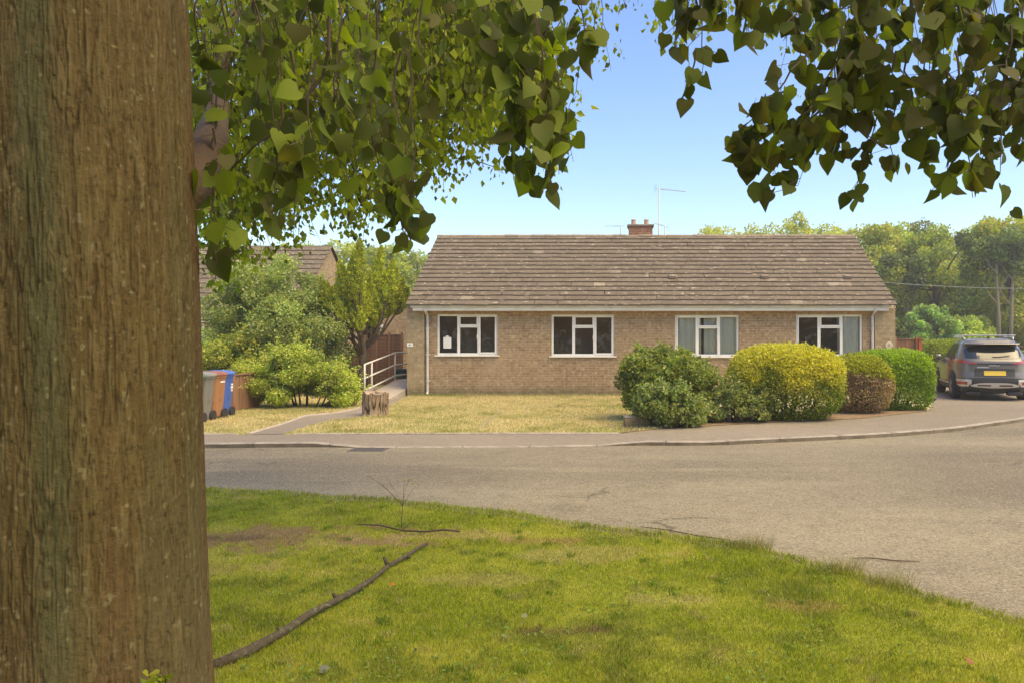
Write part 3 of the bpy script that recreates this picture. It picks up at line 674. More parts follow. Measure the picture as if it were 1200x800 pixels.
# underside boards, so the roof is solid
mb = MB()
for ye, s in ((y_e+.05,1),(WY+HD+.33,-1)):
    mb.add([(RX0+.03,ye,z_e-.01),(RX1-.03,ye,z_e-.01),(RX1-.03,ridge_y,ridge_z-.04),(RX0+.03,ridge_y,ridge_z-.04)], [(0,1,2,3)])
M['felt'] = mat('roof_felt', (.05,.042,.035), rough=1)
loc(mb).build('roof_underlay', M['felt'], house)
mb = MB(); xx = RX0-.02; Vc = []; 
while xx < RX1:
    x2 = min(xx+.445, RX1+.02); j = random.gauss(0,.006); pr = []
    for (rx, sc) in ((xx,1.0),(x2,.93)):
        for k in range(9):
            a = math.pi*k/8; pr.append((rx, ridge_y-math.cos(a)*.125*sc, ridge_z-.045+math.sin(a)*.085*sc+j))
    mb.add(pr, [(k,k+1,9+k+1,9+k) for k in range(8)]+[tuple(range(8,-1,-1)), tuple(range(9,18))]); xx = x2+.004
M['ridge'] = mat('ridge_tile', (.27,.205,.15), rough=.9, noise=[(9,(.38,.31,.2),.52,.7),(3,(.18,.14,.10),.5,.7)], bump=(40,.5,.01))
loc(mb).build('ridge_tiles', M['ridge'], house)
# roof vents
sl = (ridge_z-z_e)/(ridge_y-y_e); ang = math.atan(sl)
for px, py in ((788,331),(896,331),(993,331)):
    t = .345; yy = y_e+(ridge_y-y_e)*t; zz = z_e+(ridge_z-z_e)*t; x = (px-PPX)/F*yy
    Mx = Matrix.Translation((x, yy, zz+.035)) @ Matrix.Rotation(ang, 4, 'X')
    mb = MB(); vs = [Mx @ Vector(p) for p in ((-.13,-.12,0),(.13,-.12,0),(.13,.16,0),(-.13,.16,0),(-.10,-.10,.095),(.10,-.10,.095),(.07,.06,.06),(-.07,.06,.06))]
    mb.add(vs, [(0,3,2,1),(4,5,6,7),(0,1,5,4),(1,2,6,5),(2,3,7,6),(3,0,4,7)])
    loc(mb).build('roof_vent', M['ridge'], house, bevel=.012)
# chimney
cy = ridge_y+.25; cx0, cx1 = P(736,0,cy).x, P(765,0,cy).x; ct = P(0,266.3,cy).z
mb = MB(); mb.box((cx0+.02,cy-.28,ridge_z-.6),(cx1-.02,cy+.28,ct-.05)); mb.box((cx0,cy-.30,ct-.05),(cx1,cy+.30,ct)); ch = loc(mb).build('chimney', M['brick_red'], house)
mb = MB(); mb.box((cx0-.03,cy-.33,ct+.001),(cx1+.03,cy+.33,ct+.045)); loc(mb).build('cap', M['kerb'], ch)
for px in (742.5, 757.5):
    x = P(px,0,cy).x; mb = MB(); mb.lathe([(.085,0),(.082,.02),(.072,.16),(.082,.17),(.082,.2),(.06,.2),(.055,.05)], (x,cy,ct+.045), 14); loc(mb).build('chimney_pot', M['terracotta'], ch, smooth=False)
# aerials
def aerial(name, px, pbase, ptop, ay, label, boomdir, blen, nel, tilt=0.0, sc=1.0):
    a = P(px,pbase,ay); b = P(px,ptop,ay); root = empty(name, a, 0, label, 'aerial', 'television aerials on the roof')
    mb = MB(); mb.tube([(0,0,-.5),(0,0,b.z-a.z)], .022*sc, 8); mb.build('mast', M['white'], root)
    d = Vector((math.cos(boomdir), math.sin(boomdir), tilt)).normalized(); sd_ = Vector((-math.sin(boomdir), math.cos(boomdir), 0)); h = Vector((0,0,b.z-a.z-.03))
    mb = MB(); s = h-d*.12; mb.tube([s, h+d*blen], .010*sc, 6); mb.build('boom', M['metal'], root)
    mb = MB()
    for k in range(nel):
        c_ = h+d*(.10+(blen-.12)*k/(nel-1)); w_ = (.16-.07*k/nel)*sc; mb.tube([c_-sd_*w_, c_+sd_*w_], .006*sc, 5)
        if k < 2: mb.tube([c_-Vector((0,0,.04)), c_+Vector((0,0,.04))], .009*sc, 5)
    mb.build('elements', M['metal'], root)
    mb = MB(); 
    for zz in (-.09,.0,.09): mb.tube([h-d*.12-sd_*.2*sc+Vector((0,0,zz)), h-d*.12+sd_*.2*sc+Vector((0,0,zz))], .006*sc, 5)
    mb.build('reflector', M['metal'], root)
aerial('television_aerial', 772, 262, 220.5, 26.2, 'tall pale mast carrying a long aerial pointing right, right of the chimney', R(12), .95, 11, -.06, 1.0)
aerial('television_aerial', 727, 272, 264, 25.9, 'short low aerial left of the chimney just above the ridge', R(176), .55, 6, 0.0, .8)
aerial('television_aerial', 779, 272, 264.5, 25.9, 'small tilted aerial low on the ridge at the foot of the tall mast', R(200), .45, 5, .25, .8)
# number signs
p = P(480.5,404,WY-.09); 
def text(name, body, size, loc_, m, parent=None, rot=(R(90),0,0), ext=.002):
    c = bpy.data.curves.new(name, 'FONT'); c.body = body; c.size = size; c.extrude = ext; c.align_x = 'CENTER'; c.align_y = 'CENTER'
    o = bpy.data.objects.new(name, c); COL.objects.link(o); o.location = loc_; o.rotation_euler = rot; c.materials.append(m)
    bpy.context.view_layer.update(); dg = bpy.context.evaluated_depsgraph_get(); me = bpy.data.meshes.new_from_object(o.evaluated_get(dg))
    m2 = bpy.data.objects.new(name, me); COL.objects.link(m2); m2.location = loc_; m2.rotation_euler = rot; bpy.data.objects.remove(o); m2.name = name
    if parent: m2.parent = parent
    return m2
sg = empty('house_number_sign', (p.x, WY-.092, p.z), 0, 'small white rectangular house number plate on the left brick pier', 'number sign')
mb = MB(); mb.box((-.085,-.012,-.055),(.085,0,.055)); mb.build('plate', M['white'], sg, bevel=.008)
text('number', '41', .085, (0,-.0125,0), M['black'], sg)
p = P(1041.5,404.5,WY-.09)
sg = empty('house_number_sign', (p.x, WY-.092, p.z), 0, 'small round cream plaque on the right brick pier', 'number sign')
mb = MB(); mb.lathe([(.105,0),(.105,-.012),(.09,-.018),(.05,-.018)], (0,0,0), 24, 'Y'); mb.build('plaque', mat('cream_plaque', (.60,.52,.38), rough=.5), sg)
mb = MB(); mb.lathe([(.045,-.0185),(.045,-.022)], (0,0,0), 18, 'Y'); mb.build('emblem', mat('worn_relief', (.38,.32,.22), rough=.7), sg)
# notice hanging inside the first window
x0,x1,z0,z1,fy,m1 = wfirst
nx, nz = P(524.5,0,WY+.1).x, P(0,401.5,WY+.1).z
nr = empty('paper_notice', (nx, fy+.025, nz), 0, 'white paper notice hanging behind the leftmost pane', 'notice')
mb = MB(); mb.box((-.115,-.002,-.16),(.115,.001,.16)); mb.build('sheet', M['white'], nr)
mb = MB(); mb.box((-.04,-.004,.16),(.04,.0,.20)); mb.build('hanger', M['white'], nr)
# ornaments behind the right-hand windows
def flowerpot(x, z, y, label, c1, sc=1.0, petals=9):
    root = empty('flower_pot', (x, y, z), 0, label, 'flower pot', 'flower pots on the window sills')
    mb = MB(); mb.lathe([(.045*sc,0),(.065*sc,.10*sc),(.07*sc,.10*sc),(.07*sc,.12*sc),(.055*sc,.12*sc),(.05*sc,.05*sc)], (0,0,0), 14); mb.build('pot', M['terracotta'], root)
    mb = MB()
    for k in range(petals):
        a = random.random()*6.28; r = .09*sc*random.random(); h = (.17+.08*random.random())*sc
        mb.tube([(0,0,.1*sc),(math.cos(a)*r,math.sin(a)*r,h)], .004, 4)
        c_ = (math.cos(a)*r,math.sin(a)*r,h)
        mb.lathe([(.004,-.012*sc),(.028*sc,.0),(.022*sc,.018*sc),(.003,.022*sc)], c_, 7, mi=1)
    mb.build('flowers', [M['twig'], mat('petal', c1, rough=.7)], root)
x0,x1,z0,z1,m1,m2 = w3
flowerpot(P(816,0,WY+.3).x, z0+.0, WY+.17, 'pink flowers in a small pot behind the net curtained window', (.62,.30,.25), .75)
x0,x1,z0,z1,m1,m2 = w4
flowerpot(P(958,0,WY+.3).x, z0+.0, WY+.24, 'pink flowering pot at the foot of the left pane, rightmost window', (.5,.2,.17), .8)
flowerpot(P(969,0,WY+.3).x, z0+.0, WY+.3, 'taller pink flowers behind the middle pane, rightmost window', (.45,.16,.12), 1.15, 12)

# ---------------------------------------------------------------- neighbouring buildings
def gablehouse(name, label, xa, xb, y0, y1, ez, rz, ridge_axis, courses=15, win=None, brick=M['brick'], over=.3):
    r = empty(name, ((xa+xb)/2, y0, 0), 0, label, 'house'); ox, oy = r.location.x, r.location.y
    mb = MB()
    if ridge_axis == 'X':
        ym = (y0+y1)/2; prof = [(y0,-.3),(y1,-.3),(y1,ez),(ym,rz-.12),(y0,ez)]; vs = [(xa,a,b) for a,b in prof]+[(xb,a,b) for a,b in prof]
    else:
        xm = (xa+xb)/2; prof = [(xa,-.3),(xb,-.3),(xb,ez),(xm,rz-.12),(xa,ez)]; vs = [(a,y0,b) for a,b in prof]+[(a,y1,b) for a,b in prof]
    vs = [(v[0]-ox, v[1]-oy, v[2]) for v in vs]
    mb.add(vs, [(4,3,2,1,0),(5,6,7,8,9)]+[(i,(i+1)%5,5+(i+1)%5,5+i) for i in range(5)]); mb.build('wall', brick, r)
    if ridge_axis == 'X':
        for ye, s in ((y0-over,1),(y1+over,-1)):
            o = roof_side('roof', ye-oy, ym-oy, s, xa-.07-ox, xb+.07-ox, ez-.02, rz, courses, r, .42, None)
    else:
        # slopes run along X: build as Y slopes, then turn them
        for xe, s in ((xa-over,1),(xb+over,-1)):
            o = roof_side('roof', (xe-ox), (xm-ox), s, -(y1+over-oy), -(y0-over-oy), ez-.02, rz, courses, r, .42, None)
            o.rotation_euler = (0,0,R(-90)); 
            co = np.zeros(len(o.data.vertices)*3); o.data.vertices.foreach_get('co', co); co = co.reshape(-1,3)
            # (x,y) -> (y,-x): the height profile runs over world X
            o.data.vertices.foreach_set('co', co.ravel())
    for (wx0,wx1,wz0,wz1) in (win or []):
        mb = MB(); fr = .07; a,b,c_,d = wx0-ox,wx1-ox,wz0,wz1; yy = y0-oy-.03
        for q in (((a,c_),(a+fr,d)),((b-fr,c_),(b,d)),((a+fr,c_),(b-fr,c_+fr)),((a+fr,d-fr),(b-fr,d)),(((a+b)/2-.03,c_+fr),((a+b)/2+.03,d-fr))):
            mb.box((q[0][0],yy,q[0][1]),(q[1][0],yy+.028,q[1][1]))
        wo = mb.build('window', M['white'], r)
        mb = MB(); mb.add([(a+.02,yy+.02,c_+.02),(b-.02,yy+.02,c_+.02),(b-.02,yy+.02,d-.02),(a+.02,yy+.02,d-.02)], [(0,1,2,3)])
        mb.build('pane', M['darkglass'], wo)
    return r
M['darkglass'] = mat('dark_window_glass', (.05,.055,.05), rough=.05, spec=.8)
LY = 26.0
wl = [(P(222,0,LY).x, P(240,0,LY).x, P(0,412,LY).z, P(0,379,LY).z), (P(120,0,LY).x, P(150,0,LY).x, P(0,412,LY).z, P(0,379,LY).z)]
lh = gablehouse('neighbour_house', 'tile roofed house behind the thick trunk and the shrubs on the left', P(60,0,LY).x, P(341,0,LY).x, LY, LY+7.2, P(0,375,LY).z, P(0,288,LY+3.4).z, 'X', 15, wl)
mb = MB(); e0 = lh.location; mb.box((P(60,0,LY).x-e0.x,-.32,P(0,378,LY).z),(P(341,0,LY).x-e0.x+.1,-.29,P(0,373,LY).z)); mb.build('fascia', M['fascia'], lh)
GY = 34.0
gablehouse('neighbour_house', 'plain brick gable end seen between the conifer and the bungalow', P(398,0,GY).x, P(536,0,GY).x, GY, GY+9, P(0,386,GY).z, P(0,346,GY).z, 'Y', 9, [(P(443,0,GY).x,P(449,0,GY).x,P(0,388,GY).z,P(0,380,GY).z)], M['brick'], .12)

# ---------------------------------------------------------------- ramp, rails, fences, bins, stump
ramp = empty('access_ramp', (-6.5,20.6,0), 0, 'pale concrete ramp rising beside the left wall of the bungalow', 'ramp')
mb = MB(); xa, xb = -.42, .38
y0, y1, y2 = 0.0, 3.1, 6.5
vs = [(xa,y0,-.05),(xb,y0,-.05),(xb,y0,.02),(xa,y0,.02),(xa,y1,.36),(xb,y1,.36),(xa,y2,.36),(xb,y2,.36),(xa,y2,-.05),(xb,y2,-.05)]
mb.add(vs, [(0,1,2,3),(3,2,5,4),(4,5,7,6),(6,7,9,8),(0,3,4,6,8),(1,9,7,5,2)]); mb.build('slab', M['concrete'], ramp)
rail = empty('handrail', (-6.9,20.8,0), 0, 'pale metal handrail with three bars climbing the ramp', 'handrail')
mb = MB(); o = rail.location
for dz in (0,-.37,-.70):
    p0 = Vector((-6.88,20.8,.93+dz)); p1 = Vector((-6.90,23.7,1.20+dz)); p2 = Vector((-6.75,26.2,1.20+dz))
    mb.tube([q-o for q in (p0,p1,p2)], .024, 8)
mb.build('bars', M['plaster'], rail, smooth=True)
for (y,zt,zb) in ((20.8,.93,-.05),(21.4,.98,-.05),(23.7,1.2,.3),(26.2,1.2,.3)):
    mb = MB(); xx = -6.88 if y < 23 else (-6.9 if y < 24 else -6.75); mb.tube([Vector((xx,y,zb))-o, Vector((xx,y,zt))-o], .024, 8); mb.build('post', M['plaster'], rail, smooth=True)
# dark storage bin beyond the ramp
b0 = P(470.5,441,24.9); sb = empty('storage_bin', (b0.x, 24.9, .36), 0, 'low dark green storage bin standing at the top of the ramp', 'bin')
M['dkgreen'] = mat('dark_green_plastic', (.03,.05,.045), rough=.45)
mb = MB(); vs = [(-.15,-.17,0),(.15,-.17,0),(.15,.17,0),(-.15,.17,0),(-.18,-.2,.25),(.18,-.2,.25),(.18,.2,.25),(-.18,.2,.25)]
mb.add(vs, [(0,3,2,1),(4,5,6,7),(0,1,5,4),(1,2,6,5),(2,3,7,6),(3,0,4,7)]); mb.build('body', M['dkgreen'], sb, bevel=.02)
mb = MB(); mb.box((-.19,-.21,.252),(.19,.21,.29)); mb.box((-.13,-.15,.29),(.13,.15,.315)); mb.build('lid', M['dkgreen'], sb, bevel=.015)

def board_fence(name, label, x0, x1, y, h, parts=3, m=M['fence'], lattice=True, y1=None, bw=.10, postw=.08, groupn=None, z0=0):
    y1 = y if y1 is None else y1; L = math.hypot(x1-x0, y1-y); rz = math.atan2(y1-y, x1-x0)
    r = empty(name, (x0, y, z0), rz, label, 'fence', groupn); 
    for k in range(parts):
        a = L*k/parts+postw*.5+.002; b = L*(k+1)/parts-postw*.5-.002; mb = MB(); xx = a; j = 0
        while xx < b-.01:
            x2 = min(xx+bw, b); mb.box((xx+.003,-.012+.006*(j%2),.03),(x2-.003,.008+.006*(j%2),h-.05+random.uniform(-.004,.004))); xx = x2; j += 1
        if lattice:
            zz = .12
            while zz < h-.1: mb.box((a,-.03,zz),(b,-.0135,zz+.028)); zz += .115
        mb.box((a,-.04,h-.05),(b,.03,h-.02)); mb.build('panel', m, r)
    for k in range(parts+1):
        mb = MB(); xx = L*k/parts; mb.box((xx-postw/2,-.05,-.2),(xx+postw/2,.04,h+.04)); mb.build('post', m, r)
    return r
FY = 27.0
board_fence('lattice_fence', 'brown lattice faced timber fence behind the conifer trunk and handrail', P(427,0,FY).x, P(471,0,FY).x, FY, P(0,391,FY).z, 3)
board_fence('lattice_fence', 'lower brown lattice fence left of the conifer trunk', P(396,0,26).x, P(425,0,26).x, 26, P(0,413,26).z, 2)
board_fence('timber_fence', 'short low brown timber fence beside the wheelie bins', P(272,0,17.0).x, P(300,0,18.0).x, 17.0, P(0,436.5,17.2).z, 1, lattice=False, y1=18.0, bw=.12)
board_fence('side_gate', 'brown boarded gate beside the right end of the bungalow', P(1049,0,24.6).x, P(1074,0,24.6).x, 24.6, P(0,396,24.6).z, 1, lattice=False, bw=.14)
op = empty('gate_post', (P(1078,0,24.4).x, 24.4, 0), 0, 'orange timber post standing right of the brown gate', 'post')
mb = MB(); mb.box((-.055,-.055,-.2),(.055,.055,1.6)); mb.box((-.075,-.075,1.6),(.075,.075,1.64)); mb.build('shaft', M['orange_timber'], op, bevel=.006)
for zz in (.25,1.2): mb = MB(); mb.box((-.16,-.07,zz),(-.058,-.04,zz+.1)); mb.build('hinge', M['orange_timber'], op)

def wheelie(x, y, rz, cb, cl, label, marks=None, H=.96, z=0):
    r = empty('wheelie_bin', (x, y, z), rz, label, 'wheelie bin', 'wheelie bins at the kerbside')
    mb = MB(); n = 4; prof = [(.05,.17,.16),(.30,.185,.18),(.80,.215,.21),(.86,.22,.215)]
    def ring(w, d, z, dy=0, c=.05): return [(-w+c,-d+dy,z),(w-c,-d+dy,z),(w,-d+c+dy,z),(w,d-c+dy,z),(w-c,d+dy,z),(-w+c,d+dy,z),(-w,d-c+dy,z),(-w,-d+c+dy,z)]
    rs = [ring(w_,d_,zz*H/1.0) for zz,w_,d_ in prof]+[ring(.235,.23,.862*H),ring(.235,.23,.90*H)]
    vs = sum(rs, []); k = 8; fs = [(i*k+j, i*k+(j+1)%k, (i+1)*k+(j+1)%k, (i+1)*k+j) for i in range(len(rs)-1) for j in range(k)]
    fs += [tuple(range(7,-1,-1)), tuple((len(rs)-1)*k+j for j in range(k))]; mb.add(vs, fs); mb.build('body', cb, r, bevel=.008)
    mb = MB(); rs = [ring(.25,.24,.902*H,-.0),ring(.25,.24,.935*H,-.0),ring(.21,.20,.985*H,.0),ring(.12,.14,1.0*H,0)]; vs = sum(rs, [])
    fs = [(i*k+j, i*k+(j+1)%k, (i+1)*k+(j+1)%k, (i+1)*k+j) for i in range(3) for j in range(k)]+[tuple(range(7,-1,-1)), tuple(24+j for j in range(k))]; mb.add(vs, fs); mb.build('lid', cl, r, bevel=.01)
    mb = MB(); mb.tube([(-.17,.255,.93*H),(.17,.255,.93*H)], .011, 8); mb.box((-.2,.235,.905*H),(-.17,.27,.95*H)); mb.box((.17,.235,.905*H),(.2,.27,.95*H)); mb.build('handle', cl, r)
    for s in (-1,1):
        mb = MB(); mb.lathe([(.02,-.025),(.1,-.025),(.1,.025),(.02,.025)], (s*.20,.14,.1), 18, 'X'); mb.build('wheel', M['tyre'], r)
    if marks:
        for (mx,mz,mw,mh) in marks:
            mb = MB(); hw = .16+.062*mz; mb.box((hw-.03,mx-mw/2,mz-mh/2),(hw+.012,mx+mw/2,mz+mh/2)); mb.build('marking', M['white'], r)
    return r
def pl(name, c, c2=None): return mat(name, c, rough=.45, noise=(7, c2 or tuple(v*.7 for v in c), .45, .7))
bz = [(237,497,'green'),(252,494.5,'grey'),(264.5,492.5,'brown'),(272,491,'blue')]
pg, pgr, pb, pbl, prd = pl('green_bin_plastic',(.06,.10,.055)), pl('grey_bin_plastic',(.20,.19,.17)), pl('brown_bin_plastic',(.36,.17,.08)), pl('blue_bin_plastic',(.06,.13,.42)), pl('red_brown_lid',(.30,.12,.08))
wheelie(-8.15, 14.55, R(-2), pg, pl('green_lid_plastic',(.11,.17,.10)), 'dark green wheelie bin half hidden by the thick trunk', [(-.05,.62,.12,.035),(-.02,.55,.06,.03)])
wheelie(-8.21, 15.02, R(1), pgr, pl('grey_lid_plastic',(.25,.25,.23)), 'grey wheelie bin between the green and the brown one')
wheelie(-8.23, 15.50, R(-2), pb, prd, 'brown wheelie bin with a red brown lid', [(.05,.74,.16,.03)])
wheelie(-8.30, 15.95, R(2), pbl, pl('blue_lid_plastic',(.09,.18,.55)), 'blue wheelie bin with white marks, furthest of the row', [(.12,.66,.08,.04),(.12,.60,.10,.04),(.13,.54,.05,.05)])

# stump
sp_ = G(435.5,487.5); root = empty('tree_stump', (sp_.x, sp_.y+.25, 0), 0, 'weathered grey brown tree stump on the dry lawn', 'stump')
nt_, nz_ = 220, 60; th = np.linspace(0,2*np.pi,nt_,endpoint=False); zz = np.linspace(0,1,nz_); TH, ZZ = np.meshgrid(th, zz)
top = .51+.12*(vnoise(np.cos(TH)*3+4, np.sin(TH)*3, seed=3)-.5)+.04*np.cos(TH-2.5)
Rr = .26*(1+.12*(vnoise(np.cos(TH)*2+5, np.sin(TH)*2+5, seed=9)-.5)+.28*np.exp(-ZZ*9)*(.5+vnoise(np.cos(TH)*3, np.sin(TH)*3, seed=12)))
rg = np.abs(vnoise(np.cos(TH)*7, np.sin(TH)*7, ZZ*1.2, seed=5)-.5)*2; rg2 = fbm(np.cos(TH)*16, np.sin(TH)*16, ZZ*3, seed=6)
Rr = Rr-.08*np.exp(-(rg/.14)**2)+.06*(rg2-.5)
X = Rr*np.cos(TH); Y = Rr*np.sin(TH); Z = ZZ*top-.02
c1 = np.array([.28,.20,.125]); c2 = np.array([.09,.06,.038]); m_ = sm(.1,.5,rg*.6+rg2*.4)[...,None]; c = c2*(1-m_)+c1*m_; gr = sm(.5,.75,fbm(TH*2,ZZ*4,seed=9))[...,None]; c = c*(1-.5*gr)+np.array([.36,.30,.22])*.5*gr
V = np.stack([X,Y,Z],-1).reshape(-1,3); C = c.reshape(-1,3); i = np.arange(nz_-1)[:,None]*nt_; j = np.arange(nt_)[None,:]; Q = np.stack([i+j, i+(j+1)%nt_, i+nt_+(j+1)%nt_, i+nt_+j],-1).reshape(-1,4)
npmesh('bark', V, Q, M['stump'], C, root, True)
# sawn top
rs_ = [1,.85,.6,.3,0.02]; V = []; C = []
for r_ in rs_:
    tt = V if False else None
    a = np.stack([X[-1]*r_, Y[-1]*r_, top[-1]-.02+.012*(vnoise(X[-1]*r_*30+3, Y[-1]*r_*30, seed=7)-.5)*(r_<1)],1); V.append(a); q = (.27+.10*vnoise(th*3, th*0+r_*9, seed=2))[:,None]*np.array([1.15,.86,.6]); C.append(q)
V = np.concatenate(V); C = np.concatenate(C); i = np.arange(4)[:,None]*nt_; Q = np.stack([i+j, i+(j+1)%nt_, i+nt_+(j+1)%nt_, i+nt_+j],-1).reshape(-1,4)
npmesh('sawn_top', V, Q, M['stump'], C, root)
# low brick edging block at the right of the lawn
p = G(742,500.5); root = empty('brick_planter_edge', (p.x, p.y+.12, 0), R(8), 'low brick block at the lawn corner beside the dark bush', 'brick edging')
mb = MB(); mb.box((-.16,-.12,-.02),(.22,.12,.17)); mb.build('bricks', M['brick'], root, bevel=.006)
mb = MB(); mb.box((-.165,-.125,.171),(.225,.125,.20)); mb.build('coping', M['kerb'], root, bevel=.005)

# street lamp, wire, field fence
lp = empty('street_lamp', ((379-PPX)/F*50, 50, terr(50)), 0, 'grey street lamp showing above the shrubs left of the conifer', 'street lamp')
H = P(0,297,50).z-terr(50); mb = MB(); mb.tube([(0,0,-.3),(0,0,H*.3),(0,0,H-.5),(.15,0,H-.1),(.7,0,H+.15)], [.09,.08,.06,.05,.045], 8); mb.build('pole', M['metal'], lp, smooth=True)
mb = MB(); mb.box((.6,-.13,H+.07),(1.15,.13,H+.22)); mb.build('lamp_head', M['metal'], lp, bevel=.05)
ww = MB(); a = P(1035,331,44); b = P(1290,337,40)
ww.tube([a+(b-a)*t+Vector((0,0,-.35*4*t*(1-t)*.5)) for t in np.linspace(0,1,14)], .018, 5)
tag(ww.build('overhead_wire', mat('wire_sheath',(.30,.29,.27),rough=.6)), 'thin overhead wire crossing in front of the wood on the right', 'wire')
tp = empty('utility_pole', (b.x, b.y, terr(b.y)), 0, 'wooden pole just outside the right edge carrying the wire', 'utility pole')
fr = empty('field_fence', (P(1112,0,36).x, 36, terr(36)), 0, 'post and rail field fence behind the parked car', 'fence')
for k in range(7):
    mb = MB(); mb.box((k*1.5-.05,-.05,-.3),(k*1.5+.05,.05,1.15)); mb.build('post', M['bark'], fr)
for zz in (.45,.75,1.05):
    mb = MB(); mb.box((0,-.075,zz),(9.0,-.052,zz+.08)); mb.build('rail', M['bark'], fr)
# metal box left outside? (nothing)
bpy.data.objects.remove(tp)
# ---------------------------------------------------------------- parked car
M['paint'] = mat('car_paint', (.15,.135,.11), rough=.38, metal=.15, coat=.8)
M['carglass'] = mat('car_glass', (.015,.02,.02), rough=.09, spec=.9)
M['clad'] = mat('car_cladding', (.035,.035,.036), rough=.6)
M['silver'] = mat('silver_trim', (.62,.60,.57), rough=.35, metal=.5)
M['lightred'] = mat('tail_lamp', (.38,.03,.02), rough=.15, coat=1.0)
M['lightclear'] = mat('clear_lamp', (.6,.55,.52), rough=.15, coat=1.0)
M['plate'] = mat('yellow_plate', (.72,.50,.06), rough=.5)
CARP = [(.20,.80,.30,4.20),(.26,.89,.14,4.36),(.36,.925,.04,4.47),(.50,.93,.0,4.5),(.62,.93,.01,4.5),(.76,.932,.055,4.49),(.90,.93,.07,4.42),(.97,.925,.075,4.25),(1.03,.905,.09,3.75),(1.09,.88,.13,3.35),(1.20,.835,.21,3.05),(1.33,.775,.33,2.72),(1.44,.725,.45,2.45),(1.52,.685,.50,2.2),(1.58,.63,.56,1.95),(1.62,.52,.75,1.7),(1.64,.3,1.0,1.45)]
CZ = np.array([c[0] for c in CARP])
def cprof(z): return [float(np.interp(z, CZ, [c[i] for c in CARP])) for i in (1,2,3)]
NE = 5.0
def rear_y(x, z):
    w_, a, b = cprof(z); ym, hl = (a+b)/2, (b-a)/2; t = min(abs(x)/w_, .999); return ym-hl*(1-t**NE)**(1/NE)
def side_x(y, z):
    w_, a, b = cprof(z); ym, hl = (a+b)/2, (b-a)/2; t = min(abs(y-ym)/hl, .999); return w_*(1-t**NE)**(1/NE)
car = empty('parked_car', (9.83, 20.05, 0.0), R(-15), 'dark grey estate style car with roof bars parked on the driveway', 'car')
mb = MB(); nA = 72; zs = sorted(set([float(z) for z in np.linspace(.2,1.64,49)]+[c[0] for c in CARP])); vs = []
for z in zs:
    w_, a, b = cprof(z); ym, hl = (a+b)/2, (b-a)/2
    for k in range(nA):
        t = 2*math.pi*k/nA; c_, s_ = math.cos(t), math.sin(t)
        vs.append((w_*math.copysign(abs(c_)**(2/NE),c_), ym+hl*math.copysign(abs(s_)**(2/NE),s_), z))
fs = [(i*nA+j, i*nA+(j+1)%nA, (i+1)*nA+(j+1)%nA, (i+1)*nA+j) for i in range(len(zs)-1) for j in range(nA)]
fs += [tuple(range(nA-1,-1,-1)), tuple((len(zs)-1)*nA+j for j in range(nA))]
mb.add(vs, fs); mb.build('body', M['paint'], car, smooth=True)
def rpatch(name, x0, x1, z0f, z1f, m, off=.008, nx=20, nz=8, parent=car):
    mb = MB(); vs = []
    for i in range(nx+1):
        x = x0+(x1-x0)*i/nx; a, b = z0f(x), z1f(x)
        for j in range(nz+1): z = a+(b-a)*j/nz; vs.append((x*1.004, rear_y(x,z)-off, z))
    k = nz+1; mb.add(vs, [(i*k+j, (i+1)*k+j, (i+1)*k+j+1, i*k+j+1) for i in range(nx) for j in range(nz)])
    # closed rim so the patch has thickness
    rim = [i*k for i in range(nx+1)]+[nx*k+j for j in range(1,k)]+[i*k+nz for i in range(nx-1,-1,-1)]+[j for j in range(nz-1,0,-1)]
    b0 = len(vs); mb.add([(vs[r][0], vs[r][1]+off+.01, vs[r][2]) for r in rim], []); n_ = len(rim)
    for i in range(n_): mb.f.append([rim[i], rim[(i+1)%n_], b0+(i+1)%n_, b0+i]); mb.m.append(0)
    return mb.build(name, m, parent, smooth=False)
def spatch(name, s, poly_y, z0f, z1f, m, off=.006, n=20, nz=8, parent=car):
    mb = MB(); vs = []; y0, y1 = poly_y
    for i in range(n+1):
        y = y0+(y1-y0)*i/n; a, b = z0f(y), z1f(y)
        for j in range(nz+1): z = a+(b-a)*j/nz; vs.append((s*(side_x(y,z)+off), y, z))
    k = nz+1; mb.add(vs, [(i*k+j, (i+1)*k+j, (i+1)*k+j+1, i*k+j+1) for i in range(n) for j in range(nz)]); return mb.build(name, m, parent, smooth=True)
rw = rpatch('rear_window', -.68, .68, lambda x: 1.10+.03*abs(x)**2, lambda x: 1.45-.12*abs(x/.7)**4, M['carglass'])
mb = MB(); mb.tube([(-.05,rear_y(0,1.16)-.03,1.145),(.1,rear_y(.1,1.15)-.03,1.15),(.38,rear_y(.38,1.17)-.028,1.185)], .009, 6); mb.build('wiper', M['black'], rw)
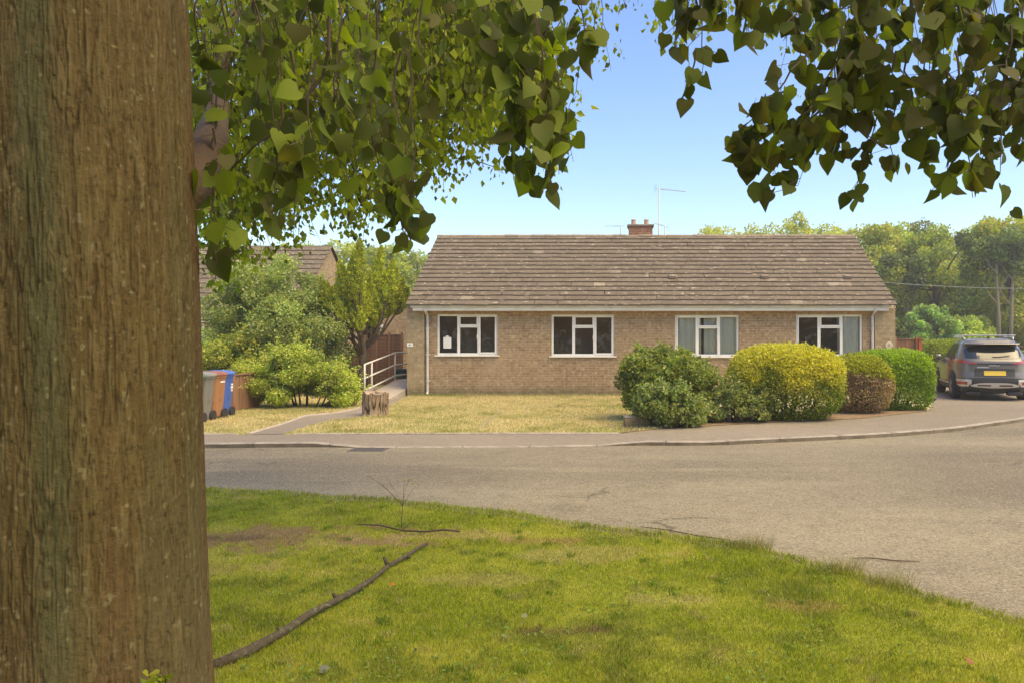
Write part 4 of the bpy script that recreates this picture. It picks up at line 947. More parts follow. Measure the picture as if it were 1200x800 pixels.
# spoiler
mb = MB(); vs = []
for i in range(21):
    x = -.66+1.32*i/20; y = .50+.35*abs(x/.66)**3*.35
    vs += [(x, y+.12, 1.535),(x, y-.26, 1.500),(x, y-.275, 1.482),(x, y-.02, 1.455)]
mb.add(vs, [(i*4+j, (i+1)*4+j, (i+1)*4+(j+1)%4, i*4+(j+1)%4) for i in range(20) for j in range(4)]+[(0,1,2,3),(83,82,81,80)]); mb.build('spoiler', M['paint'], car, smooth=False)
for s in (-1,1):
    lo = lambda x: .955+.035*min(1,(abs(x)-.42)/.5); hi = lambda x: .975+.115*min(1,(abs(x)-.40)/.45)
    tl = rpatch('tail_light', *( (.42,.915) if s > 0 else (-.915,-.42) ), lo, hi, M['lightred'], .016)
    spatch('tail_light', s, (.26,.62), lambda y: .99+.04*(y-.26), lambda y: 1.085-.06*(y-.26)/.4, M['lightred'], .012)
    rpatch('bumper_light', *((.66,.90) if s > 0 else (-.90,-.66)), lambda x: .42, lambda x: .50, M['lightred'], .030, 8, 3)
    rpatch('bumper_trim', *((.56,.918) if s > 0 else (-.918,-.56)), lambda x: .37+.16*max(0,(.72-abs(x)))*.0+ (0.06 if abs(x) < .6 else 0), lambda x: .56, M['silver'], .018, 10, 4)
rpatch('tailgate_strip', -.42, .42, lambda x: .955, lambda x: .982, M['black'], .012)
rpatch('bumper', -.90, .90, lambda x: .25, lambda x: .56+.05*(1-abs(x/.9)**2), M['clad'], .012)
rpatch('skid_plate', -.58, .58, lambda x: .33+.05*abs(x/.58)**2, lambda x: .475-.07*abs(x/.58)**4, M['silver'], .034)
rpatch('skid_recess', -.42, -.10, lambda x: .385, lambda x: .42, M['clad'], .040, 8, 2); rpatch('skid_recess', .10, .42, lambda x: .385, lambda x: .42, M['clad'], .040, 8, 2)
rpatch('plate_recess', -.48, .40+.08, lambda x: .64, lambda x: .84, M['clad'], .010)
rpatch('number_plate', -.26, .26, lambda x: .665, lambda x: .785, M['plate'], .022, 8, 3)
rpatch('plate_light_bar', -.42, -.14, lambda x: .862, lambda x: .885, M['silver'], .016, 6, 2)
# maker's mark as slanted silver strokes
mb = MB()
def stroke(x0,z0,x1,z1,t=.013):
    y = rear_y((x0+x1)/2,(z0+z1)/2)-.02; d = Vector((x1-x0,0,z1-z0)).normalized(); n_ = Vector((-d.z,0,d.x))*t/2
    a, b = Vector((x0,y,z0)), Vector((x1,y,z1)); q = [a-n_,b-n_,b+n_,a+n_]; mb.add(q+[v+Vector((0,.02,0)) for v in q], [(0,1,2,3),(7,6,5,4),(0,4,5,1),(1,5,6,2),(2,6,7,3),(3,7,4,0)])
zb, zt = .895, .945
for a in ((-.13,zb,-.13,zt),(-.128,.91,-.065,zt),(-.10,.925,-.06,zb),(-.06,zb,-.02,zt),(-.02,zt,-.0,zb),(0,zb,.03,zt),(.03,zt,.07,zb),(.07,zb,.12,zt)): stroke(*a)
mb.build('badge', M['silver'], car)
# side glass, doors, cladding
for s in (-1,1):
    sw = spatch('side_window', s, (.62,3.0), lambda y: 1.085+.03*max(0,(1.0-y)), lambda y: float(np.interp(y,[.62,.95,1.3,2.2,2.6,3.0],[1.16,1.40,1.50,1.50,1.36,1.12])), M['carglass'], .007, 30, 6)
    for yy in (1.15, 2.05):
        spatch('window_pillar', s, (yy,yy+.06), lambda y: 1.08, lambda y: 1.51, M['clad'], .012, 2, 6)
    spatch('sill_cladding', s, (.35,4.15), lambda y: .24, lambda y: .40, M['clad'], .014, 24, 4)
    spatch('sill_trim', s, (1.25,3.1), lambda y: .40, lambda y: .435, M['silver'], .018, 12, 2)
    for yy in (1.12,2.06,3.02): spatch('door_gap', s, (yy,yy+.014), lambda y: .42, lambda y: 1.08, M['black'], .003, 1, 8)
    for yy in (1.25,2.2):
        mb = MB(); xx = s*(side_x(yy,.93)+.02); mb.tube([(xx,yy,.93),(xx+s*.02,yy+.04,.935),(xx+s*.02,yy+.18,.935),(xx,yy+.22,.93)], .014, 6); mb.build('door_handle', M['paint'], car, smooth=True)
    for wy in (.88, 3.56):
        mb = MB(); xx = side_x(wy,.4)+.004
        nseg = 26; vs = []
        for k in range(nseg+1):
            t = math.pi*(-.12)+math.pi*1.24*k/nseg
            for r_ in (.36,.435): yy, zz = wy+math.cos(t)*r_, .35+math.sin(t)*r_; vs += [(s*(side_x(yy,max(.3,zz))+.016), yy, zz)]
        mb.add(vs, [(2*k,2*k+1,2*k+3,2*k+2) for k in range(nseg)])
        vs = [(s*(side_x(wy,.4)+.009), wy+math.cos(2*math.pi*k/30)*.385, .35+math.sin(2*math.pi*k/30)*.385) for k in range(30)]
        mb.add(vs, [tuple(range(30))]); mb.build('wheel_arch', M['clad'], car)
        wo = empty('wheel', (s*.80, wy, .345)); wo.parent = car
        mb = MB(); mb.lathe([(.22,-.115),(.30,-.12),(.335,-.10),(.345,-.06),(.345,.06),(.335,.10),(.30,.12),(.22,.115)], (s*.035,0,0), 36, 'X'); mb.build('tyre', M['tyre'], wo, smooth=False)
        mb = MB(); mb.lathe([(.225,.0),(.225,.118),(.20,.10),(.06,.09),(.03,.11)], (s*.035,0,0), 30, 'X') if s > 0 else mb.lathe([(.225,.0),(.225,-.118),(.20,-.10),(.06,-.09),(.03,-.11)], (s*.035,0,0), 30, 'X')
        for k in range(5):
            t = 2*math.pi*k/5; d = Vector((0,math.cos(t),math.sin(t))); n_ = Vector((0,-math.sin(t),math.cos(t)))*.035; x_ = s*(.035+.122)
            q = [d*.04-n_, d*.20-n_*1.5, d*.20+n_*1.5, d*.04+n_]; q = [Vector((x_,v.y,v.z)) for v in q]
            mb.add(q+[v-Vector((s*.02,0,0)) for v in q], [(0,1,2,3),(7,6,5,4),(0,4,5,1),(1,5,6,2),(2,6,7,3),(3,7,4,0)])
        mb.build('rim', mat('rim_grey',(.30,.29,.28),rough=.35,metal=.6), wo)
    mb = MB(); xx = s*.90; mb.lathe([(.02,-.09),(.075,-.07),(.085,0),(.07,.06),(.02,.075)], (s*1.0,2.85,1.10), 12, 'X'); mb.box((min(s*.86,s*.95),2.82,1.05),(max(s*.86,s*.95),2.88,1.08)); mb.build('mirror', M['paint'], car, smooth=False)
    mb = MB(); mb.tube([(s*.60,.80,1.60),(s*.615,.9,1.655),(s*.63,1.3,1.67),(s*.63,2.2,1.655),(s*.60,2.4,1.58)], .018, 8); mb.build('roof_rail', M['silver'], car, smooth=True)
for yy in (1.0,1.95):
    mb = MB(); mb.box((-.70,yy-.035,1.70),(.70,yy+.035,1.728)); mb.box((-.66,yy-.03,1.655),(-.60,yy+.03,1.70)); mb.box((.60,yy-.03,1.655),(.66,yy+.03,1.70)); mb.build('roof_bar', M['silver'], car, bevel=.008)
mb = MB(); mb.tube([(0,.95,1.62),(0,.80,1.70)], [.03,.008], 8); mb.build('antenna_fin', M['black'], car)
for s in (-1,1):
    mb = MB(); mb.box((s*.5-.18,.1,.14),(s*.5+.18,.35,.24)); mb.build('exhaust_box', M['black'], car, bevel=.03)

def blobshrub(name, label, prof, yb, n, size, base, alt, altp=.3, depth=.6, nb=60, rb=(.16,.34), sprays=120, spl=.35, cat='bush', mat_=None, th=.4):
    """prof: list of (px, ytop) along the silhouette; blobs fill it, sprays of leaves break its outline"""
    Yf = EYE*F/(yb-400.0); Wm = (prof[-1][0]-prof[0][0])/F*Yf; Yc = Yf+depth; x0 = (sum(p[0] for p in prof)/len(prof)-PPX)/F*Yc
    root = empty(name, (x0, Yc, 0), 0, label, cat); px = [p[0] for p in prof]; pt = [p[1] for p in prof]; bl = []; V = []; Fs = []; C = []; sp = []
    def topz(x): return EYE-(np.interp(x*F/Yc+PPX, px, pt)-400)/F*Yc
    xa, xb = (px[0]-PPX)/F*Yc, (px[-1]-PPX)/F*Yc
    for k in range(nb):
        x = xa+(xb-xa)*(.04+.92*RS.rand()); zt = topz(x); r = rb[0]+(rb[1]-rb[0])*RS.rand(); r = min(r, max(.12,zt*.45)); e = math.sqrt(max(0,1-(2*(x-xa)/(xb-xa)-1)**2))
        z = r*.6+(zt-r*1.3)*RS.rand()**.6; dy = depth*e*(2*RS.rand()-1)*math.sqrt(max(.1,1-(z/max(zt,.1))**2*.8)); bl.append(((x-x0, dy, max(z,r*.5)), r, 1+.20*RS.normal()))
    v, f, c = crown_leaves(bl, n, size, base, alt, altp, .18, thick=th); v[:,2] = np.maximum(v[:,2], .01); mb = MB(); pos = []; dd = []
    for k in range(sprays):
        b = bl[int(RS.rand()*nb)]; u = unit(rnd(1))[0]; u[2] = abs(u[2])*1.2; u[1] -= .25; u = u/np.linalg.norm(u); a = np.array(b[0])+u*b[1]*.8; L = spl*(.5+.8*RS.rand()); e = a+u*L+np.array([0,0,-.18*L]); m_ = a+u*L*.5+np.array([0,0,.10*L])
        mb.tube([a,m_,e], [.005,.004,.002], 3, cap=False)
        for q in range(24): t_ = RS.rand(); p = (1-t_)**2*a+2*t_*(1-t_)*m_+t_*t_*e; pos.append(p+RS.normal(size=3)*.03); dd.append(u+RS.normal(size=3)*.7)
    if pos:
        pos = np.array(pos); pos[:,2] = np.maximum(pos[:,2], .02); v2, f2, c2 = leaves_geo(pos, np.array(dd), rnd(len(pos))+np.array([0,-.2,.8]), size*(.7+.5*RS.rand(len(pos))), colvar(len(pos), np.array(base)*1.15, .15, alt, altp+.15), QUAD_T, QUAD_F)
        f = np.concatenate([f, f2+len(v)]); v = np.concatenate([v, v2]); c = np.concatenate([c, c2])
    npmesh('foliage', v, f, mat_ or M['leaf'], np.clip(c,.004,.9), root)
    for k in range(24):
        b = bl[int(RS.rand()*nb)][0]; mb.tube([(b[0]*.55,b[1]*.5,-.03),(b[0]*.85,b[1]*.8,b[2]*.5),b], [.022,.015,.007], 5)
    mb.build('stems', M['twig'], root); return root
# ---------------------------------------------------------------- hedges and bushes by the bungalow
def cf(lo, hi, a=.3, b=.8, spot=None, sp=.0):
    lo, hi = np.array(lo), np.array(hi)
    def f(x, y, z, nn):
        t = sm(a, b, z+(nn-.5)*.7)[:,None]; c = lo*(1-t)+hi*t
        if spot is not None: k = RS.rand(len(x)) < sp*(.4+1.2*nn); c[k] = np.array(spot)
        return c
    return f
DK = (.055,.085,.02)
blobshrub('bush', 'dark green rounded bush at the corner of the dry lawn', [(733,462),(735,432),(744,414),(760,405),(778,402),(800,406),(818,417),(829,436),(833,470)], 496, 48000, .052, (.17,.22,.045), (.34,.38,.07), .28, .75, 110, (.14,.30), 150, .16)
blobshrub('bush', 'pale leaved low shrub sprawling in front of the dark rounded bush', [(742,482),(750,462),(764,450),(786,446),(802,456),(815,472),(822,488)], 502, 13000, .055, (.21,.27,.07), (.36,.40,.16), .3, .38, 45, (.10,.20), 120, .2)
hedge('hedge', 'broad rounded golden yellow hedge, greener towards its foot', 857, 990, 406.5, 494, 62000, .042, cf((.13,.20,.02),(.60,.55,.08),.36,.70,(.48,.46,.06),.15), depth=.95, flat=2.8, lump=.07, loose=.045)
blobshrub('bush', 'loose grey green shrub with arching stems left of the golden hedge', [(828,480),(838,458),(852,446),(870,452),(885,462),(898,480)], 496, 9000, .055, (.20,.25,.08), (.36,.38,.14), .25, .35, 34, (.08,.18), 110, .28)
def brownf(x, y, z, nn):
    t = sm(.60,.74, z+(nn-.5)*.35+.10*x)[:,None]; c = np.array([.42,.30,.19])*(1-t)+np.array([.40,.41,.04])*t; k = RS.rand(len(x)) < .12; c[k] = (.16,.15,.04); return c
hedge('hedge', 'rounded hedge with bright green top and bare brown front', 972, 1046, 418, 485, 34000, .042, brownf, depth=.8, flat=2.7, lump=.07, loose=.05)
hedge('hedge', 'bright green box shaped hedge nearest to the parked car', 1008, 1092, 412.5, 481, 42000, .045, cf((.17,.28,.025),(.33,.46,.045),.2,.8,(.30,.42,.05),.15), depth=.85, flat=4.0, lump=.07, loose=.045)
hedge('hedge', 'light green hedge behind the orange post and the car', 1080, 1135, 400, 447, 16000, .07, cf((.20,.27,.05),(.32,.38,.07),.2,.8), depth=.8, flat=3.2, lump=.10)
# left garden
blobshrub('bush', 'bright green feathery bush in front, left of the stump', [(292,462),(305,425),(330,412),(352,404),(372,414),(392,425),(408,440),(417,462)], 480, 60000, .045, (.34,.41,.06), (.56,.60,.16), .4, .75, 70, (.14,.30), 260, .34)
blobshrub('bush', 'yellow green bush behind the wheelie bins and low fence', [(228,420),(245,398),(268,388),(290,390),(305,400),(325,415)], 468, 24000, .06, (.34,.39,.07), (.50,.50,.13), .3, .8, 50, (.16,.32), 120, .3)
blobshrub('bush', 'green feathery bush between the yellow green bush and the big shrub', [(282,410),(305,392),(335,388),(360,400),(378,418)], 463, 20000, .065, (.26,.34,.06), (.42,.46,.15), .3, .8, 50, (.16,.34), 140, .4)
blobshrub('shrub', 'large grey green shrub with whitish leaves hiding the neighbour house', [(242,372),(256,338),(275,312),(300,299),(330,298),(352,310),(375,328),(392,356),(402,385),(404,410)], 466, 90000, .06, (.27,.34,.08), (.46,.50,.22), .35, 1.5, 110, (.22,.48), 320, .55, 'shrub')
# ragged shoots on the big shrub and loose shrubs
# conifer
cY = 23.0; cx = (425-PPX)/F*cY; root = empty('conifer_tree', (cx, cY, 0), 0, 'yellow green conifer with several pointed tips and fanning bare lower limbs', 'tree')
mb = MB(); mb.tube([(0,0,-.2),(.02,0,.6),(0,.02,1.3),(.03,0,1.75)], [.16,.13,.12,.10], 10)
tips = [(-.90,3.0,3.55),(-.66,2.9,3.95),(-.45,3.0,3.8),(-.26,3.2,4.25),(-.02,3.0,3.95),(.20,3.2,4.5),(.36,3.0,4.15),(.52,3.1,4.4),(.76,2.9,4.05),(.98,2.8,3.5),(-1.0,2.6,3.1),(-1.05,2.9,3.35),(1.05,2.6,3.2),(.95,3.0,3.75),(-.60,2.4,3.2),(-.25,2.2,3.1),(.1,2.1,3.2),(.42,2.2,3.2),(.78,2.5,3.2),(-.1,2.5,3.6),(.3,2.5,3.6),(.62,2.6,3.6),(.15,1.9,2.8),(-.45,2.6,3.4)]
VV = []; FF = []; CC = []; b0 = 0
for i, (tx, zs_, tz) in enumerate(tips):
    dy = RS.normal()*.45; tx *= 1.06; mb.tube([(0,0,.9+.04*i),(tx*.4,dy*.4,1.5+.02*i),(tx*.8,dy*.9,zs_),(tx,dy,tz-.2)], [.045,.035,.022,.006], 6)
    n = 4200; t = RS.rand(n)**1.15; z = zs_-.25+(tz-zs_+.25)*t; r = .29*np.minimum(1, (t+.05)*2.6)*(1-t)**.7+.012
    lay = .72+.42*np.abs(((z*5.2+i*.37) % 1)-.5)*2; ang = RS.rand(n)*6.283; lobes = 1+.40*np.sin(ang*4+z*9+i); rr = r*lay*lobes*np.sqrt(.35+.65*RS.rand(n))
    p = np.stack([tx*(.66+.34*t)+rr*np.cos(ang), dy+rr*np.sin(ang), z], 1); out = np.stack([np.cos(ang),np.sin(ang),0*z],1)
    d = out*.55+np.array([0,0,1.1])+RS.normal(size=(n,3))*.35; c = colvar(n, (.34,.40,.045), .16, (.58,.60,.065), .4)*(1+.1*RS.normal())
    v, f, c = leaves_geo(p, d, out+rnd(n)*.5, .045*(.6+.8*RS.rand(n)), np.clip(c,.01,.9), QUAD_T, QUAD_F); VV.append(v); FF.append(f+b0); CC.append(c); b0 += len(v)
V, Fs, C = np.concatenate(VV), np.concatenate(FF), np.concatenate(CC)
npmesh('crown', V, Fs, M['needle'], C, root); mb.build('trunk', M['bark'], root, smooth=True)

# ---------------------------------------------------------------- wood and trees beyond
gw = 'trees of the wood beyond the field'
LT = [ # px, ytop, Y, width px, n, size, base, alt, label
 (1010,263,58,110,16000,.24,(.13,.18,.045),(.22,.27,.08),'tree rising directly behind the right end of the bungalow roof'),
 (1062,259,62,95,15000,.24,(.12,.18,.045),(.21,.27,.07),'full green tree of the wood, first one clear of the roof'),
 (1100,261,56,85,14000,.23,(.10,.16,.04),(.19,.25,.07),'mid green tree of the wood above the small shrubs'),
 (1142,263,66,100,14000,.24,(.13,.19,.05),(.22,.28,.08),'pale topped tree in the middle of the wood above the car'),
 (1185,253,54,105,17000,.23,(.12,.17,.04),(.24,.27,.08),'tallest tree of the wood at the right edge with a visible pale trunk'),
 (1235,256,60,110,12000,.24,(.11,.17,.04),(.2,.26,.07),'tree cut by the right edge of the picture'),
 (1032,300,72,120,9000,.28,(.09,.14,.035),(.16,.21,.06),'darker tree set back behind the first trees of the wood'),
 (1122,300,76,130,9000,.28,(.09,.14,.035),(.16,.21,.06),'darker tree filling the gap behind the middle of the wood'),
 (935,248,64,46,5000,.22,(.14,.19,.05),(.22,.27,.08),'narrow tree top poking highest above the bungalow ridge'),
 (905,260,62,100,10000,.23,(.13,.18,.05),(.22,.27,.08),'low tree top above the ridge left of the highest one'),
 (850,263,66,100,10000,.23,(.15,.2,.055),(.24,.29,.09),'small tree top above the ridge nearest to the tall aerial'),
 (968,260,66,90,8000,.23,(.13,.18,.05),(.22,.27,.08),'low tree top above the ridge right of the highest one'),
 (360,284,60,90,12000,.22,(.12,.18,.05),(.2,.26,.08),'leafy tree behind the street lamp'),
 (412,282,64,80,12000,.22,(.13,.18,.05),(.21,.27,.08),'round green tree behind the conifer'),
 (458,286,58,75,12000,.2,(.11,.16,.045),(.18,.24,.07),'dense green tree between the conifer and the bungalow roof'),
 (492,293,66,60,7000,.2,(.11,.16,.045),(.18,.24,.07),'tree half hidden behind the left edge of the bungalow roof'),
 (300,300,70,100,5000,.25,(.11,.16,.045),(.18,.24,.07),'tree behind the roof of the neighbour house'),
]
for i, (px, yt, Y, wp, n, sz, b, al, lab) in enumerate(LT):
    bgtree('tree', lab, px, yt, Y, wp*1.3, int(n*1.8), sz*.8, b, al, gw, low=.08, nb=60, trunk_w=.24)
# understorey
for px, yt, Y, wp, lab, b in ((1092,357,50,66,'blue green rounded shrub at the edge of the wood',(.10,.18,.07)),(1135,370,52,70,'pale green shrub at the edge of the wood behind the car roof',(.17,.24,.07)),(1045,372,54,70,'dark shrub at the wood edge close to the bungalow wall',(.08,.13,.035)),(1190,345,56,80,'tall loose shrub below the tallest tree of the wood',(.17,.22,.06)),(1240,360,55,80,'shrub at the wood edge near the right border',(.13,.18,.05))):
    bgtree('shrub', lab, px, yt, Y, wp, 9000, .16, b, tuple(v*1.5 for v in b), 'shrubs along the edge of the wood', low=.08, nb=22, trunk_w=.08, cat='shrub')
# slender pale trunks seen inside the wood
for px, Y, lean, ht, lab in ((1062,54,.3,6,'thin bare trunk inside the wood left of the shrubs'),(1171,50.5,-.2,7.5,'thick pale forked trunk at the right of the wood'),(1143,55,.2,6.5,'thin bare trunk above the car roof'),(1184,50.5,.3,7,'second pale trunk close to the right border')):
    x = (px-PPX)/F*Y; r = empty('tree', (x,Y,terr(Y)), 0, lab, 'tree', 'slender trunks inside the wood'); mb = MB(); rr = .16 if Y < 51 else .09
    mb.tube([(0,0,-.2),(lean*.2,0,ht*.3),(lean*.6,.1,ht*.6),(lean,0,ht)], [rr,rr*.8,rr*.6,rr*.25], 8)
    for k in range(4): z = ht*(.4+.13*k); s = 1 if k%2 else -1; mb.tube([(lean*.5,0,z),(lean*.5+s*.5,0,z+.6),(lean*.5+s*1.0,0,z+1.5)], [rr*.35,rr*.25,rr*.1], 5)
    mb.build('trunk', M['pale_bark'] if 'pale_bark' in M else M.setdefault('pale_bark', mat('pale_bark',(.22,.175,.12),rough=.9,noise=(3,(.22,.18,.12),.45,.65))), r, smooth=True)
    bl = [((lean+RS.normal()*.8, RS.normal()*.6, ht*(.75+.3*RS.rand())), .6, 1+.2*RS.normal()) for _ in range(9)]
    V, Fs, C = crown_leaves(bl, 2500, .2, (.13,.18,.05), (.2,.26,.08)); npmesh('crown', V, Fs, M['leaf'], C, r)
# distant wood mass closing the horizon
def farwood(name, x0, x1, Y, h, n):
    X = x0+(x1-x0)*RS.rand(n); t = RS.rand(n)**.7; top = h*(.75+.35*vnoise(X*.12, X*0, seed=9)+.12*vnoise(X*.5, X*0, seed=3)); Z = top*t+terr(Y); yy = Y+RS.normal(size=n)*3-(1-t)*2
    p = np.stack([X,yy,Z],1); c = colvar(n, (.11,.16,.05), .2, (.19,.24,.08), .35)
    V, Fs, C = leaves_geo(p, rnd(n), rnd(n)+np.array([0,-1,.5]), .55*(.6+.8*RS.rand(n)), c, QUAD_T, QUAD_F); tag(npmesh(name, V, Fs, M['leaf'], C), 'far wood closing the view behind the nearer trees', 'wood', kind='stuff')
farwood('far_wood', -75, 95, 84, 9.0, 42000)
farwood('reflected_wood', -45, 50, -34, 12.0, 40000); bpy.data.objects['reflected_wood'].name = 'wood_behind'; bpy.data.objects['wood_behind']['label'] = 'trees behind the viewer, mirrored in the window panes'

# ---------------------------------------------------------------- the big foreground tree
TX, TY, TR = -1.687, 2.42, .304
tree = empty('lime_tree', (TX, TY, 0), 0, 'huge lime tree with thick furrowed trunk on the left and hanging leaves overhead', 'tree')
na, nz_ = 900, 1100
zz = np.linspace(-.1, 3.6, nz_); th = np.linspace(0, 2*np.pi, na, endpoint=False); TH, ZZ = np.meshgrid(th, zz)
cxn, cyn = np.cos(TH), np.sin(TH)
warp = (fbm(cxn*1.6+4, cyn*1.6+4, ZZ*.9, seed=2, o=3)-.5)*1.0
A = TH+warp*.13
ca, sa = np.cos(A), np.sin(A)
f1 = fbm(ca*11, sa*11, ZZ*2.6, seed=11, o=3); f2 = fbm(ca*24, sa*24, ZZ*8, seed=13, o=3); f3 = fbm(ca*36, sa*36, ZZ*9, seed=15, o=3); f4 = vnoise(cxn*80, cyn*80, ZZ*34, seed=16)
r1 = 1-np.abs(f1-.5)*2; r2 = 1-np.abs(f2-.5)*2
fiss = sm(.90, .99, r1)*.8*sm(.38,.6,fbm(cxn*4,cyn*4,ZZ*2.5,seed=43))+sm(.88,.99,r2)*.6*sm(.3,.6,fbm(cxn*5,cyn*5,ZZ*4,seed=41))
fiss = np.clip(fiss, 0, 1)
rad = TR*(1+.28*np.exp(-(ZZ+.1)*1.6)) + .012*(1-sm(1.5,3.2,ZZ)) + .022*(fbm(cxn*1.3, cyn*1.3, ZZ*.6, seed=7, o=3)-.5)
rad = rad-.006*fiss+.006*(f2-.5)+.006*(f3-.5)+.003*(f4-.5)
lean = .0
X = rad*cxn+.01*np.sin(ZZ*1.3)-.022*(ZZ-1.2)*.6; Y = rad*cyn; 
brn = np.array([.078,.052,.019]); brn2 = np.array([.106,.076,.030]); red = np.array([.086,.047,.021]); grn = np.array([.066,.064,.028]); pale = np.array([.17,.145,.075]); dark = np.array([.030,.019,.009])
t = sm(.3,.7,f2*.5+f3*.5)[...,None]; C = brn*(1-t)+brn2*t
t = sm(.52,.68,fbm(cxn*3+7,cyn*3,ZZ*.8,seed=23))[...,None]*.6; C = C*(1-t)+red*t
ag = np.angle(np.exp(1j*(TH-(-1.24+.06*np.sin(ZZ*2))))); gm = (np.exp(-(ag/(.13+.08*vnoise(ZZ*2.2,ZZ*0,seed=51)))**2)*1.1+.45*sm(.5,.7,fbm(cxn*2.5,cyn*2.5,ZZ*1.1,seed=27)))*sm(.2,.45,f3*.5+f4*.5); gm = np.clip(gm,0,.9)[...,None]; C = C*(1-gm)+grn*gm
t = (sm(.76,.80,fbm(cxn*18,cyn*18,ZZ*52,seed=33,o=2))*.75)[...,None]; C = C*(1-t)+pale*t
t = (sm(.60,.75,f3)*.35)[...,None]; C = C*(1-t)+pale*.8*t
t = fiss[...,None]*.55; C = C*(1-t)+dark*t
t = sm(1.1,.2,ZZ)[...,None]*.25; C = C*(1-t)+np.array([.16,.125,.07])*t
C = C*(.78+.40*f4[...,None])
V = np.stack([X,Y,ZZ],-1).reshape(-1,3); i = np.arange(nz_-1)[:,None]*na; j = np.arange(na)[None,:]; Q = np.stack([i+j, i+(j+1)%na, i+na+(j+1)%na, i+na+j],-1).reshape(-1,4)
npmesh('trunk', V, Q, M['bark_near'], C.reshape(-1,3), tree, True)
def T(p): return Vector(p)-Vector((TX,TY,0))
br = []
def limb(pts, rads):
    mb = MB(); mb.tube([T(p) for p in pts], rads, 14); o = mb.build('branch', M['limb'], tree, smooth=True)
M['limb'] = mat('limb_bark', (.085,.05,.022), rough=.9, noise=[(12,(.08,.05,.03),.4,.65),(40,(.12,.08,.04),.6,.75)], bump=(45,.7,.01))
topx = TX-.04
limb([(topx,TY,3.4),(topx+.02,TY,4.6),(topx-.1,TY+.1,6.2),(topx,TY,8.5)], [.30,.26,.20,.1])
limb([(-1.62,2.60,1.95),tuple(P(226,205,2.85)),tuple(P(246,168,3.3)),tuple(P(256,125,4.4)),tuple(P(262,60,6.0)),tuple(P(290,-40,7.5))], [.11,.085,.07,.055,.045,.03])
limb([(topx,TY,3.6),(-1.0,3.0,3.7),(.0,3.4,3.75),(1.2,3.5,3.65),(2.4,3.4,3.4)], [.15,.11,.08,.055,.03])
limb([(topx,TY,3.9),(-1.6,4.5,4.9),(-1.2,7.2,5.9),(-.6,9.5,6.3)], [.16,.12,.08,.03])
limb([(topx,TY,4.2),(-2.6,4.2,5.0),(-4.0,6.5,5.6)], [.14,.09,.04])
limb([(topx,TY,4.6),(-.2,4.6,5.4),(1.8,5.5,5.6),(3.6,5.8,5.0)], [.15,.1,.06,.03])

LV = []; tw = MB()
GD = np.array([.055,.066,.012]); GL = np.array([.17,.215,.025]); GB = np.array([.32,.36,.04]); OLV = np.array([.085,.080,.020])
def strand(a, b, n, spread, size, cols, sag=.12, T_=NEAR_T, F_=NEAR_F, twr=.0028, drop=.55):
    """a drooping twig from a to b with leaves on petioles along its lower part"""
    a, b = np.array(a), np.array(b); L = np.linalg.norm(b-a); k = 9; t = np.linspace(0,1,k)[:,None]
    side = np.cross(b-a, [0,0,1.0]); side = side/(np.linalg.norm(side)+1e-6)
    pth = a*(1-t)+b*t+side*(.10*L*(RS.rand()-.5)*2)*np.sin(t*np.pi)+np.array([0,0,1])*sag*L*np.sin(t*np.pi)+RS.normal(size=(k,3))*.012*L
    pth[0], pth[-1] = a, b
    tw.tube([T(p) for p in pth], [twr*(1.9-1.4*i/(k-1)) for i in range(k)], 4)
    s = 1-drop+drop*RS.rand(n)**.85*1.0; s = np.clip(s,0,1); f = s*(k-1); i0 = np.clip(f.astype(int),0,k-2); fr = (f-i0)[:,None]
    base = pth[i0]*(1-fr)+pth[i0+1]*fr; off = rnd(n)*spread*(.25+.75*RS.rand(n,1)); off[:,2] = off[:,2]*.6-.02; pos = base+off
    d = unit(rnd(n)*.42+off/(spread+1e-6)*.25+np.array([0,0,-1.0])); nf = unit(rnd(n)*np.array([1,1,.35])+np.array([0,-.25,.15]))
    ci = RS.choice(len(cols[0]), n, p=cols[1]); c = np.array([cols[0][q] for q in ci])*(1+.16*RS.normal(size=(n,1)))
    V, Fs, C = leaves_geo(pos-np.array([TX,TY,0]), d, nf, size*(.5+.62*RS.rand(n)), np.clip(c,.01,.8), T_, F_)
    LV.append((V, Fs, C))
    if T_ is NEAR_T:
        for q in range(n):
            if RS.rand() < .7: tw.tube([T(base[q]), T(pos[q])], .0014, 3, cap=False)
def flush(name, parent):
    V = []; Fs = []; C = []; b = 0
    for v, f, c in LV: V.append(v); Fs.append(f+b); C.append(c); b += len(v)
    o = npmesh(name, np.concatenate(V), np.concatenate(Fs), M['leafnear'], np.concatenate(C), parent, smooth='hanging' in name); LV.clear(); return o
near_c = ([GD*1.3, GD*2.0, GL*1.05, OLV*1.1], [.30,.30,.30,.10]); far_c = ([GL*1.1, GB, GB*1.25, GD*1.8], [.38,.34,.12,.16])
def PP(x, y, Y): return tuple(P(x,y,Y))
# lower outline of the left-hand mass
LX = [225,250,280,310,350,380,410,440,465,480,510,545,575,600,625,650,680,700,722]
LB = [292,318,300,262,278,235,285,262,262,205,222,205,160,150,200,205,150,95,80]
def lb(x): return float(np.interp(x, LX, LB))
